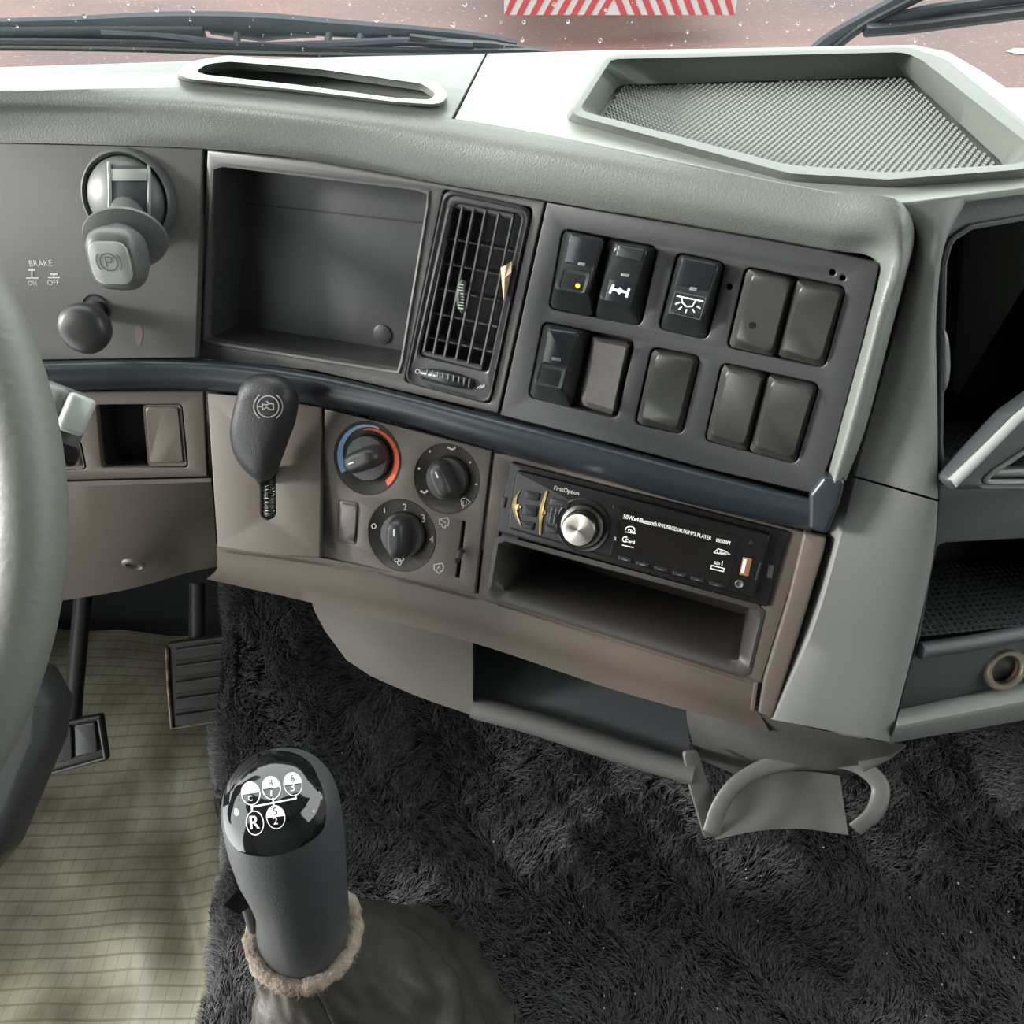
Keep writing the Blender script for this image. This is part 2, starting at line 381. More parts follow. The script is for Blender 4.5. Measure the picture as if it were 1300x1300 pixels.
def text(P, body, p0, p1, d=0.0003, hs=1.0, bold=0):         # baseline from photo pixel p0 to p1
    v, f = text2(body); x0 = min(q.x for q in v); x1 = max(q.x for q in v)
    a = Vector(P.uv(*p0, d)); b = Vector(P.uv(*p1, d)); e = b - a; s = e.length / (x1 - x0); e = e.normalized(); u = Vector((-e.y, e.x))
    pts = [a + e * ((q.x - x0) * s) + u * (q.y * s * hs) for q in v]
    g = ([P.w(q.x, q.y, d) for q in pts], f)
    if bold:
        o = [a + e * ((q.x - x0) * s + bold) + u * (q.y * s * hs + bold * 0.5) for q in v]; g = join(g, ([P.w(q.x, q.y, d + 0.00004) for q in o], f))
    return g
def on_body(bvh, pts2, faces, off):              # lay a flat figure (pixel coordinates) onto a curved body
    out = []
    for q in pts2:
        r = ray(q[0], q[1]).normalized(); h = bvh.ray_cast(C0, r)
        out.append(h[0] + (h[1] if h[1].dot(r) < 0 else -h[1]) * off if h[0] is not None else None)
    ok = [f for f in faces if all(out[i] is not None for i in f)]
    return [o if o is not None else C0 + Vector((0, 0.3, -0.5)) for o in out], ok
def bvh_of(geo):
    return BVHTree.FromPolygons([tuple(v) for v in geo[0]], geo[1])
def text_px(body, p0, p1, hs=1.0):
    v, f = text2(body); x0 = min(q.x for q in v); x1 = max(q.x for q in v); a, b = Vector(p0), Vector(p1); e = b - a; s = e.length / (x1 - x0); e = e.normalized(); u = Vector((e.y, -e.x))
    return [a + e * ((q.x - x0) * s) + u * (q.y * s * hs) for q in v], f
def disc2(c, rx, ry, n=28, a0=0, a1=360, rot=0):
    pts = [Vector(c)] ; cr, sr = math.cos(R(rot)), math.sin(R(rot))
    for i in range(n + 1):
        a = R(a0 + (a1 - a0) * i / n); x, y = rx * math.cos(a), -ry * math.sin(a); pts.append(Vector((c[0] + x * cr - y * sr, c[1] + x * sr + y * cr)))
    return pts, [(0, i, i + 1) for i in range(1, n + 1)]

# ------------------------------------------------------------------ the planes of the dash
Z_TOP, Z_PT, Z_TT, Z_TB, Z_PB = -0.192, -0.225, -0.356, -0.382, -0.475
HZ = Plane(atz(650, 200, Z_TOP), Vector((1, 0, 0)), Vector((0, 1, 0)))
PA = PL((0, 182, Z_PT), (262, 190, Z_PT), (130, 458, Z_TT))            # driver's panel
PB = PL((262, 190, Z_PT), (690, 256, Z_PT), (440, 480, Z_TT))          # cubby and vent
PS = PL((693, 256, Z_PT), (1120, 335, Z_PT), (840, 586, Z_TT))         # switches
PK = PL((100, 497, Z_TB), (262, 497, Z_TB), (170, 607, -0.446))        # lower left
PE = PL((262, 497, Z_TB), (410, 517, Z_TB), (340, 705, -0.468))        # engine brake lever
PC = PL((410, 517, Z_TB), (628, 572, Z_TB), (500, 735, Z_PB))          # climate
PR = PL((628, 572, Z_TB), (1040, 680, Z_TB), (780, 815, Z_PB))         # stereo bay
_qa, _qc = atz(1195, 320, -0.225), atz(1192, 640, -0.362)
PQ = Plane(_qa, Vector((0.966, 0.259, 0)), _qa - _qc)                  # passenger side

# ================================================================== SETTING: cab shell, windows, ground outside
def struct(name, geo, m, smooth=0):
    o = solo(name, geo, m, kind='structure', smooth=smooth); return o
struct('floor', boxw((-1.05, -1.2, -0.05), (1.25, 1.0, 0.0)), 'firewall')
struct('wall_front', boxw((-1.05, 0.96, 0.0), (1.25, 1.02, 0.84)), 'firewall')
struct('wall_back', boxw((-1.05, -1.26, 0.0), (1.25, -1.2, 2.1)), 'cabin')
struct('ceiling', boxw((-1.05, -1.26, 2.1), (1.25, 0.58, 2.16)), 'cabin')
def side_wall(x0, x1, y0=-0.55, y1=0.62, z0=0.98, z1=1.95):
    return join(boxw((x0, -1.2, 0.0), (x1, 1.02, z0)), boxw((x0, -1.2, z0), (x1, y0, 2.1)), boxw((x0, y0, z1), (x1, 0.55, 2.1)))
# the driver's door stands open: only its pillars and header are left of the left side
struct('wall_left', join(boxw((-1.11, 0.30, 0.0), (-1.05, 1.02, 0.84)), boxw((-1.11, 0.60, 0.84), (-1.05, 0.74, 1.0)), boxw((-1.11, -1.2, 0.0), (-1.05, -0.62, 2.1)), boxw((-1.11, -0.62, 1.95), (-1.05, 0.55, 2.1))), 'cabin')
struct('wall_right', side_wall(1.25, 1.31), 'cabin')
struct('trim_1', (lambda a: ([Vector(q) for q in a], [(0, 1, 3, 2), (2, 3, 5, 4), (4, 5, 7, 6)]))([(-1.05, .60, 1.012), (1.25, .60, 1.012), (-1.05, .745, 1.0), (1.25, .745, 1.0), (-1.05, .99, .835), (1.25, .99, .835), (-1.05, .99, .80), (1.25, .99, .80)]), 'cover')
# windscreen: base behind the dash, leaning back to the roof
GA, GB = Vector((-1.05, 0.74, CAMZ - 0.25)), Vector((-1.05, 0.56, 2.1))
PG = Plane(Vector((0, 0.74, CAMZ - 0.25)), Vector((1, 0, 0)), GB - GA)      # n points into the cab
gl = slab(PG, roundpoly([(-1.05, 0), (1.25, 0), (1.25, 1.118), (-1.05, 1.118)], 0.05), [], -0.003, 0.003, 0.0005)
# a single sheet is enough for thin glass
glv = [PG.w(u, v, 0) for u, v in [(-1.05, 0), (1.25, 0), (1.25, 1.118), (-1.05, 1.118)]]
window = struct('window_1', (glv, [(0, 1, 2, 3)]), 'glass')
for nm, x in (('window_2', 1.28),):
    struct(nm, ([Vector((x, -0.55, 0.98)), Vector((x, 0.66, 0.98)), Vector((x, 0.55, 1.95)), Vector((x, -0.55, 1.95))], [(0, 1, 2, 3)]), 'glass')
# raindrops on the outside of the windscreen
dv, df = [], []
def drop(px, py, s):
    s *= .78; c = PG.hit(px, py, -0.002); k = len(dv)
    bm = bmesh.new(); bmesh.ops.create_icosphere(bm, subdivisions=1, radius=1)
    for v in bm.verts: dv.append(c + PG.ex * (v.co.x * s) + PG.ey * (v.co.y * s * random.uniform(1.0, 1.4)) + PG.n * (v.co.z * s * 0.5))
    for f in bm.faces: df.append(tuple(v.index + k for v in f.verts))
    bm.free()
for x, y, s in [(199, 12, .0022), (245, 12, .0024), (162, 4, .0018), (107, 20, .0018), (478, 25, .0022), (575, 30, .0028), (663, 50, .0022), (665, 28, .0018), (721, 27, .0018), (762, 51, .0022), (590, 5, .0026), (1057, 6, .0025), (1000, 38, .0018), (1013, 30, .0016), (1070, 24, .0014), (1162, 51, .0018), (703, 5, .002), (940, 30, .0016), (873, 40, .0014)]: drop(x, y, s)
for _ in range(170): drop(random.uniform(-20, 1290), random.uniform(-60, 80), random.choice([.0006, .0008, .001, .0013]))
rd = mk('raindrops', (dv, df), 'drop'); rd.data.transform(Matrix.Translation(-window.location)); rd.parent = window; rd['kind'] = 'stuff'
# pavement outside
struct('ground', boxw((-16, 1.6, CAMZ - 2.55), (16, 40, CAMZ - 2.5)), 'pave')
# trailer with its red and white rear bumper bar
t = thing('trailer', 'parked trailer outside the windscreen with red and white striped bumper bar', 'trailer', (0.6, 8.6, CAMZ - 2.5))
YB = 8.5
pL, pR = aty(640, 19, YB), aty(933, 17, YB); zb = pL.z; zt = zb + 0.16
bar = mk('bumper_bar', boxw((pL.x, YB, zb), (pR.x, YB + 0.08, zt)), 'stripe_w', t, smooth=0)
nS = 17; W_ = (pR.x - pL.x) / nS; midx = (pL.x + pR.x) / 2
for i in range(nS):
    x = pL.x + (i + 0.25) * W_; sgn = 1 if x < midx - 0.05 else -1; sh = 0.09 * sgn; h = W_ * 0.5
    def cl(q): return min(max(q, pL.x), pR.x)
    q = [(cl(x - sh / 2), zb), (cl(x + h - sh / 2), zb), (cl(x + h + sh / 2), zt), (cl(x + sh / 2), zt)]
    v = [Vector((a, YB - 0.004, b)) for a, b in q] + [Vector((a, YB + 0.001, b)) for a, b in q]
    mk('red_stripe', (v, [(0, 1, 2, 3), (7, 6, 5, 4), (0, 4, 5, 1), (1, 5, 6, 2), (2, 6, 7, 3), (3, 7, 4, 0)]), 'stripe_r', bar, smooth=0)
for x in (pL.x + 0.35, pR.x - 0.4):
    mk('hanger', boxw((x, YB + 0.081, zb + 0.02), (x + 0.08, YB + 0.22, CAMZ - 1.6)), 'truckpaint', t, smooth=0)
mk('deck', boxw((pL.x - 0.15, YB + 0.1, CAMZ - 1.6), (pR.x + 0.15, YB + 6, CAMZ - 1.4)), 'truckpaint', t, smooth=0)
for x in (pL.x + 0.15, pR.x - 0.15):
    mk('wheel', lathe(Vector((x - 0.14, YB + 2.6, CAMZ - 2.05)), Vector((1, 0, 0)), [(0.2, 0.03), (0.42, 0), (0.45, 0.05), (0.45, 0.23), (0.42, 0.28), (0.2, 0.25)], 24), 'rubberblk', t)
# litter on the ground
for (px, py, lab) in ((1293, 66, 'white scrap of litter lying on the wet pavement outside'),):
    c = atz(px, py, -2.495); solo('litter_scrap', rings(Plane(c, Vector((1, 0, 0)), Vector((0, 1, 0))), [([(0.09 * math.cos(a) * (1 + .3 * math.sin(3 * a)), 0.06 * math.sin(a)) for a in [i * math.pi / 8 for i in range(16)]], 0), ([(0.07 * math.cos(a), 0.04 * math.sin(a)) for a in [i * math.pi / 8 for i in range(16)]], 0.02)], 16), 'stripe_w', lab, 'litter')

# ------------------------------------------------------------------ wipers outside the glass
def gpt(px, py, d=-0.012): return PG.hit(px, py, d)
t = thing('windscreen_wiper', 'long dark wiper lying flat along the base of the windscreen', 'wiper', gpt(300, 70, -0.02))
mk('wiper_blade', tube(catmull([gpt(-120, 56), gpt(0, 55.5), (gpt(150, 57)), gpt(300, 62), gpt(450, 66), gpt(600, 68), gpt(700, 68)], 6), [0.0038] * 35 + [0.003, 0.002], 8, sx=1.4), 'rubberblk', t)
mk('rubber_strip', tube(catmull([gpt(-120, 62, -.008), gpt(0, 61, -.008), gpt(150, 62.5, -.008), gpt(300, 67, -.008), gpt(450, 70, -.008), gpt(600, 70.5, -.008), gpt(680, 69, -.008)], 6), 0.0022, 6), 'black', t)
arm_px = [(-120, 37), (0, 33), (90, 31), (200, 27), (330, 29), (430, 36), (520, 42), (600, 50), (655, 60)]
mk('wiper_arm', tube(catmull([gpt(x, y, -.022) for x, y in arm_px], 6), [0.006 + 0.002 * math.exp(-((i - 24) / 8) ** 2) for i in range(len(arm_px) * 6 - 5)], 8, sx=0.6, upv=PG.ey), 'wiper', t)
mk('pivot_hinge', tube([gpt(265, 32, -.024), gpt(290, 31, -.026), gpt(330, 35, -.026), gpt(370, 34, -.026), gpt(400, 38, -.024)], [0.007, 0.010, 0.011, 0.009, 0.006], 10, sx=0.7, upv=PG.ey), 'wiper', t)
for x, y0, y1 in ((255, 38, 60), (302, 40, 62), (418, 41, 58), (458, 44, 58), (496, 47, 58)):
    mk('bow_link', tube([gpt(x, y0, -.02), gpt(x - 3, y1, -.014)], 0.0032, 6), 'wiper', t)
mk('secondary_bow', tube(catmull([gpt(130, 42, -.017), gpt(200, 45, -.017), gpt(240, 50, -.015), gpt(300, 58, -.014), gpt(420, 57, -.014), gpt(520, 53, -.016), gpt(600, 58, -.014)], 5), 0.0036, 8), 'wiper', t)
mk('inner_arm', tube(catmull([gpt(-120, 45, -.018), gpt(0, 45, -.018), gpt(150, 44, -.018), gpt(260, 44, -.018)], 5), 0.0066, 8, sx=0.5, upv=PG.ey), 'rubberblk', t)
mk('outer_bow', tube(catmull([gpt(520, 49, -.017), gpt(580, 56, -.016), gpt(640, 60, -.015), gpt(690, 66, -.013)], 5), [0.004] * 10 + [0.003] * 6, 8), 'rubberblk', t)
t = thing('windscreen_wiper', 'angled dark wiper crossing the glass behind the dash tray', 'wiper', gpt(1060, 60, -0.02))
mk('wiper_arm', tube(catmull([gpt(1020, 78, -.02), gpt(1050, 52, -.02), gpt(1095, 26, -.02), gpt(1150, -4, -.02), (gpt(1230, -50, -.02))], 5), 0.0062, 8, sx=0.7, upv=PG.ey), 'wiper', t)
mk('arm_rod', tube(catmull([gpt(1058, 62, -.016), gpt(1095, 34, -.016), gpt(1125, 18, -.016), gpt(1160, 0, -.016), gpt(1240, -40, -.016)], 5), 0.0034, 8), 'rubberblk', t)
mk('wiper_blade', tube(catmull([gpt(1098, 38), gpt(1150, 34), gpt(1220, 25), gpt(1300, 15), gpt(1400, 2)], 5), 0.0048, 8, sx=1.5, upv=PG.ey), 'rubberblk', t)
mk('bow', tube(catmull([gpt(1120, 27, -.018), gpt(1170, 15, -.018), gpt(1230, 6, -.018), gpt(1300, -3, -.018), gpt(1400, -14, -.018)], 5), 0.0048, 8, sx=0.8, upv=PG.ey), 'wiper', t)

# ================================================================== DASHBOARD BODY
dash = thing('dashboard', 'grey truck dashboard with grained padded brow, cream lit top and blue-grey trim strip', 'dashboard', (0.0, 0.5, CAMZ - 0.5))
def zc(pts, z): return [atz(x, y, z) for x, y in pts]
def legs(pts, d, d1=None):
    d1 = d if d1 is None else d1
    return [PS.hit(x, y, (d1, d1 * .6 + d * .4, d1 * .2 + d * .8)[i] if i < 3 else d) for i, (x, y) in enumerate(pts)]
B = zc([(-620, 186), (-40, 181), (0, 181), (130, 184), (262, 189), (400, 204), (560, 233), (700, 256), (900, 291), (1050, 318), (1112, 331)], Z_PT) + legs([(1119, 342), (1117, 356), (1111, 380), (1098, 430), (1062, 565), (1048, 625)], 0)
B0 = [p + Vector((0, 0.012, 0.0)) for p in B]
B1 = zc([(-620, 172), (-40, 166), (0, 166), (130, 170), (262, 178), (400, 193), (560, 221), (700, 245), (900, 281), (1050, 308), (1122, 321)], -0.2185) + legs([(1131, 333), (1129, 353), (1123, 378), (1110, 430), (1072, 570), (1058, 618)], 0.0085, .0075)
M1 = zc([(-620, 150), (-40, 143), (0, 143), (130, 146), (262, 155), (400, 171), (560, 196), (700, 221), (900, 259), (1050, 287), (1135, 302)], -0.2068) + legs([(1142, 325), (1139, 351), (1132, 378), (1119, 430), (1080, 573), (1066, 612)], 0.0065, .0095)
M2 = zc([(-620, 134), (-40, 128), (0, 128), (130, 129), (262, 136), (400, 152), (560, 172), (700, 197), (900, 234), (1050, 261), (1143, 279)], -0.1975) + legs([(1152, 306), (1149, 340), (1140, 372), (1122, 440), (1085, 570), (1070, 610)], 0.002, .0075)
S_ = zc([(-620, 122), (-40, 116), (0, 116), (130, 113), (262, 113), (400, 130), (575, 151), (700, 173), (900, 214), (1050, 244), (1146, 259)], Z_TOP) + legs([(1159, 282), (1160, 306), (1151, 345), (1130, 425), (1090, 570), (1074, 610)], -0.006, .0045)
S2 = [p + Vector((0, 0.008, -0.003)) for p in S_[:11]] + [p - PS.n * 0.012 for p in S_[11:]]
pad_rows = [catmull(c, 6) for c in (B, B1, M1, M2, S_)]
pad_cols = [catmull(list(q), 4) for q in zip(*pad_rows)]           # round the section of the brow
pad_g = loft([catmull(B0, 6)] + [list(q) for q in zip(*pad_cols)] + [catmull(S2, 6)])
mk('dash_pad', pad_g, 'pad', dash, smooth=60)
# top covers: left with the vent pod, centre with the tray
S_fine = catmull(S_, 6)
def huv(p): q = p - HZ.o; return (q.x, q.y)
spx = [(-620, 122), (-40, 116), (0, 116), (130, 113), (262, 113), (400, 130), (573, 150.5)]
vent_o = [(222, 98), (240, 82), (290, 74), (400, 84), (555, 108), (569, 124), (560, 137), (500, 133), (380, 118), (240, 104)]
vent_i = [(248, 92), (262, 82), (292, 79), (400, 88), (535, 107), (553, 119), (548, 128), (500, 125), (380, 109), (262, 96)]
left_cover = slab(HZ, [huv(p) for p in S_fine[:37]][:-1] + HZ.uvs([(573, 150.5), (616, 68.5), (450, 71.5), (330, 75), (220, 78), (0, 85), (-620, 98)]), [roundpoly(HZ.uvs(vent_i), .006)], -0.004, 0.0, 0.0004)
tc_ = mk('top_cover', left_cover, 'pad', dash)
def ringset(P, specs, N=96): return [(roundpoly(P.uvs(px, d), r), d) for px, d, r in specs]
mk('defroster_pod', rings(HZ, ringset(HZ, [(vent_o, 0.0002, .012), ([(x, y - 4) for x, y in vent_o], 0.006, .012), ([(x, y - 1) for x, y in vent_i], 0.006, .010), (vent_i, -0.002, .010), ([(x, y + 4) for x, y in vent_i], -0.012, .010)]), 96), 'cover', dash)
lipo = [(716, 152), (765, 73), (1155, 60), (1200, 75), (1345, 190), (1350, 215), (1300, 226), (1130, 238), (1000, 230)]
lipt = [(722, 143), (770, 69), (1152, 59), (1195, 75), (1335, 188), (1338, 206), (1298, 217), (1130, 230), (1000, 222)]
lipi = [(735, 140), (776, 75), (1148, 66), (1170, 76), (1315, 190), (1312, 203), (1290, 208), (1130, 219), (1000, 209)]
flo = [(757, 150), (785, 108), (1150, 97), (1158, 101), (1270, 204), (1275, 214), (1262, 222), (1130, 234), (985, 226)]
cc = slab(HZ, HZ.uvs([(577.5, 150.3)]) + [huv(p + Vector((0, .0013, 0))) for p in S_fine[38:61]] + HZ.uvs([(1300, 238), (1430, 226), (1430, 200), (1300, 127), (1250, 92), (1205, 66), (1160, 56.5), (1000, 60), (760, 64), (619, 68)]), [roundpoly(HZ.uvs(lipi), .008)], -0.004, 0.0, 0.0004)
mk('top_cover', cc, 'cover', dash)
tray = mk('dash_tray', rings(HZ, ringset(HZ, [(lipo, 0.0002, .012), (lipt, 0.006, .012), ([(x + (-2 if x > 1000 else 2), y + (2 if y < 150 else -2)) for x, y in lipt], 0.0072, .012), (lipi, 0.0066, .010), ([(x, y) for x, y in lipi], 0.004, .010), (flo, -0.013, .008), ([(x, y + 1) for x, y in flo], -0.0145, .008)]), 128), 'trayp', dash, label='recessed tray with a dimpled rubber mat in its floor')
# rubber mat nubs in the tray
flo_uv = roundpoly(HZ.uvs([(766, 149), (789, 110), (1148, 99.5), (1262, 207), (1258, 220), (1130, 230), (985, 222)], -0.013), .006)
mk('tray_mat', slab(HZ, flo_uv, [], -0.0143, -0.0135, 0.0002), 'rubber', tray)
def inside(p, poly):
    c = False
    for i in range(len(poly)):
        a, b = poly[i - 1], poly[i]
        if (a[1] > p[1]) != (b[1] > p[1]) and p[0] < (b[0] - a[0]) * (p[1] - a[1]) / (b[1] - a[1]) + a[0]: c = not c
    return c
nv, nf = [], []
u0, u1 = min(q[0] for q in flo_uv), max(q[0] for q in flo_uv); v0, v1 = min(q[1] for q in flo_uv), max(q[1] for q in flo_uv)
pit = 0.0042; j = 0; y = v0
while y < v1:
    x = u0 + (pit / 2 if j % 2 else 0)
    while x < u1:
        if inside((x, y), flo_uv):
            k = len(nv); a, b = pit * 0.44, pit * 0.62
            nv += [HZ.w(x - a, y, -.0135), HZ.w(x, y - b, -.0135), HZ.w(x + a, y, -.0135), HZ.w(x, y + b, -.0135), HZ.w(x - a * .45, y, -.0122), HZ.w(x, y - b * .45, -.0122), HZ.w(x + a * .45, y, -.0122), HZ.w(x, y + b * .45, -.0122)]
            nf += [(k, k + 1, k + 5, k + 4), (k + 1, k + 2, k + 6, k + 5), (k + 2, k + 3, k + 7, k + 6), (k + 3, k, k + 4, k + 7), (k + 4, k + 5, k + 6, k + 7)]
        x += pit
    y += pit * 0.72; j += 1
o = mk('mat_nubs', (nv, nf), 'rubber', tray, smooth=0); o['kind'] = 'stuff'
# back and outer skirts so the top has depth
bk = zc([(-620, 98), (0, 85), (220, 78), (450, 71.5), (617, 68), (760, 64), (1000, 60), (1160, 56.5), (1205, 66), (1250, 92), (1300, 127), (1430, 200)], Z_TOP - 0.001)
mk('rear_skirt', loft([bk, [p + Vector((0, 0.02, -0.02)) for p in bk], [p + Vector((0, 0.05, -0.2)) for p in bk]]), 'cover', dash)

# blue-grey trim strip
tu = [(-620, 470), (-40, 462), (50, 459), (250, 456), (400, 473), (520, 501), (640, 531), (760, 561), (900, 598), (1030, 632)]
tl = [(-620, 505), (-40, 498), (50, 497), (265, 496), (400, 514), (505, 537), (625, 571), (740, 602), (880, 641), (1030, 675)]
def midpx(a, b, t): return [(p[0] * (1 - t) + q[0] * t, p[1] * (1 - t) + q[1] * t) for p, q in zip(a, b)]
def fwd(pts, d): return [p + (C0 - p).normalized() * d for p in pts]
T = []
for tt, z, d in ((0, Z_TT, -0.008), (0, Z_TT, 0.0), (0.08, Z_TT - 0.001, 0.004), (0.3, Z_TT - .006, 0.008), (0.6, Z_TT - 0.014, 0.009), (0.88, Z_TT - .021, 0.006), (1, Z_TB + 0.001, 0.0), (1, Z_TB, -0.01)):
    T.append(catmull(fwd(zc(midpx(tu, tl, tt), z), d), 6))
trim = mk('trim_strip', loft(T), 'trim', dash, smooth=70)
mk('trim_end', pslab(PS, [(1027, 628), (1045, 605), (1073, 610), (1066, 640), (1050, 679), (1026, 673)], 0.003, -0.012, 0.0085, 0.003), 'trim', dash)

# driver's upper panel
mk('driver_panel', pslab(PA, [(-620, 186), (0, 182), (130, 185), (257, 189), (248, 454), (50, 457), (-620, 468)], 0.0, -0.008, 0, 0.0008), 'upanel', dash)
lp = dash.children[-1]
lett = join(text(PA, 'BRAKE', (38, 338), (67, 337.5)), text(PA, 'ON', (36, 362), (47, 362)), text(PA, 'OFF', (61, 362), (76, 361.5)),
            strokes(PA, [[(33, 353), (49, 353)], [(40.5, 352), (40.5, 344)], [(61, 352.5), (76, 352.5)], [(68.5, 351), (68.5, 349)]], 1.6),
            strokes(PA, [[(36, 342.6), (45, 342.6)], [(64, 348), (73, 348)]], 2.4))
o = mk('lettering', lett, 'pale', lp, smooth=0, label='white BRAKE ON OFF print')
o = mk('stain', (lambda d: ([PA.hit(q.x, q.y, .0002) for q in d[0]], d[1]))(disc2((176, 424), 5, 15, 20)), mat('red_stain', (94, 78, 75), 0.5, 0.4), lp, smooth=0)

# lower lip moulding under the panels
def lrow(pts, z): return catmull(zc(pts, z), 8)
LP = [(275, 697), (405, 714), (605, 759), (800, 820), (960, 869)]
lip = loft([lrow([(x, y - 6) for x, y in LP], Z_PB + .004), lrow(LP, Z_PB), lrow([(275, 700), (405, 718), (605, 763), (800, 825), (961, 873)], Z_PB - 0.0005), lrow([(276, 708), (404, 727), (605, 774), (800, 836), (961, 884)], -0.4815), lrow([(276, 721), (402, 743), (605, 790), (800, 852), (960, 902)], -0.490),
            lrow([(272, 727), (399, 748), (604, 796), (800, 858), (966, 909)], -0.4985), lrow([(262, 735), (395, 765), (600, 816), (800, 882), (978, 930)], -0.513), lrow([(262, 730), (395, 760), (600, 806), (800, 870), (978, 918)], -0.53)])
mk('lower_lip', lip, 'panel', dash, smooth=50)
mk('lip_end', pslab(PR, [(957, 868), (963, 866), (958, 905), (952, 902)], .001, -.012, .001, .0006), 'panel', dash)
mk('bay_side_frame', pslab(PR, [(1020, 676), (1049, 683), (1046, 700), (1016, 800), (980, 914), (962, 906), (969, 862), (1000, 760)], 0.002, -0.012, 0.004, 0.002), 'panel', dash)

# knee cover, lower left
KC = [[(-620, 612), (75, 612), (180, 609), (230, 608), (268, 607)], [(-620, 620), (75, 618), (180, 615), (230, 613), (268, 612)], [(-620, 690), (72, 690), (180, 675), (235, 665), (272, 655)], [(-620, 742), (70, 742), (180, 722), (235, 708), (275, 704)], [(-620, 765), (70, 764), (180, 744), (235, 728), (276, 719)]]
g = loft([lrow(r_, z) for r_, z in zip(KC, (-.447, -.448, -.487, -.514, -.526))] + [[p + Vector((0, 0.16, 0.03)) for p in lrow(KC[-1], -.526)]])
kn = mk('knee_cover', g, 'panel', dash, smooth=50)
c = atz(170, 717, -.503); nrm = Vector((0, -0.85, -0.3)).normalized()
mk('screw_recess', lathe(c - nrm * 0.001, nrm, [(0.0, 0.0), (0.005, 0.0), (0.0066, 0.0025), (0.0085, 0.0018), (0.0095, 0.0)], 20, cap=False), 'panel', kn)

# side pillar between centre and passenger sections
def pcol(Lp, Rp, t_, bul):
    out = []
    for (a, b) in zip(Lp, Rp):
        A, Bq = atz(*a), atz(*b); p = A.lerp(Bq, t_); out.append(p + (C0 - p).normalized() * bul)
    return out
PLu = [(1148, 262, -.1945), (1164, 300, -.212), (1150, 365, -.242), (1118, 480, -.292), (1083, 603, -.345)]
PRu = [(1230, 250, -.1945), (1203, 300, -.210), (1190, 380, -.244), (1190, 500, -.295), (1191, 634, -.353)]
PLl = [(1083, 606, -.346), (1064, 680, -.378), (1035, 780, -.424), (979, 913, -.489)]
PRl = [(1191, 637, -.354), (1187, 690, -.382), (1165, 800, -.436), (1129, 942, -.500)]
def pillar(Lp, Rp):
    cols = [[p + Vector((0.002, 0.02, -0.0)) for p in pcol(Lp, Rp, 0, 0)]] + [pcol(Lp, Rp, t_, b) for t_, b in ((0, 0), (0.03, .0022), (0.3, .005), (0.6, .0065), (0.85, .005), (0.97, .001), (1.0, -.003))] + [[p + Vector((0.0, 0.03, 0)) for p in pcol(Lp, Rp, 1, -.004)]]
    return loft([catmull(c_, 6) for c_ in cols])
mk('side_pillar', pillar(PLu, PRu), 'pillar', dash, smooth=50)
mk('side_pillar', pillar(PLl, PRl), 'pillar', dash, smooth=50)

# under-dash duct bulge
duct = loft([lrow([(395, 762), (470, 782), (600, 814)], -.513), lrow([(399, 775), (470, 800), (600, 830)], -.53), lrow([(412, 800), (480, 832), (600, 862)], -.565), lrow([(440, 838), (510, 868), (600, 896)], -.592), lrow([(470, 858), (530, 884), (602, 909)], -.605)] + [[p + Vector((0, 0.09, 0.0)) for p in lrow([(470, 858), (530, 884), (602, 909)], -.605)]])
mk('duct_cover', duct, mat('pale_duct_plastic', (82, 78, 74), 0.5, 0.45, grain=(900, .2, .0005)), dash, smooth=60)
mk('duct_end', (lambda a: (a, [(0, 1, 2, 3)]))([atz(600, 814, -.513), atz(602, 909, -.605), atz(602, 909, -.605) + Vector((0.0, .14, .03)), atz(600, 814, -.513) + Vector((0.0, .12, 0))]), 'pdark', dash, smooth=0)

# ================================================================== open tray under the dash
ut = thing('under_dash_tray', 'dark open shelf under the dash with a rounded front rail', 'tray', atz(760, 950, -.62))
rail_px = [(602, 897), (680, 918), (760, 944), (830, 966), (880, 980)]
rl = [atz(x, y, -.598) for x, y in rail_px]
mk('front_rail', tube(catmull(rl, 6), 0.0095, 14, sx=1.25), 'upanel', ut)
mk('shelf_floor', (lambda a, b: (a + b + [p - Vector((0, 0, .004)) for p in a + b], [(i, i + 1, i + 6, i + 5) for i in range(4)] + [(i + 15, i + 16, i + 11, i + 10) for i in range(4)]))([p + Vector((0, .006, -.004)) for p in rl], [p + Vector((0.0, .15, .05)) for p in rl]), 'pdark', ut)
mk('shelf_back', (lambda a: (a + [p + Vector((0, .03, .12)) for p in a], [(i, i + 1, i + 6, i + 5) for i in range(4)]))([p + Vector((0.0, .15, .05)) for p in rl]), 'pdark', ut)
# closing panel right of the tray, below the pillar
er = [[(870, 880, -.512), (978, 911, -.497), (1085, 936, -.503), (1150, 945, -.515)], [(872, 915, -.55), (975, 930, -.52), (1085, 950, -.52), (1146, 950, -.53)], [(884, 962, -.625), (960, 990, -.66), (1040, 992, -.66), (1105, 974, -.63)]]
er = [catmull(zc([q[:2]], q[2]) + [], 1) if False else [atz(*q) for q in r_] for r_ in er]
mk('end_panel', loft([catmull(r_, 6) for r_ in er] + [[p + Vector((0, .06, .02)) for p in catmull(er[-1], 6)]]), 'upanel', ut, smooth=30)

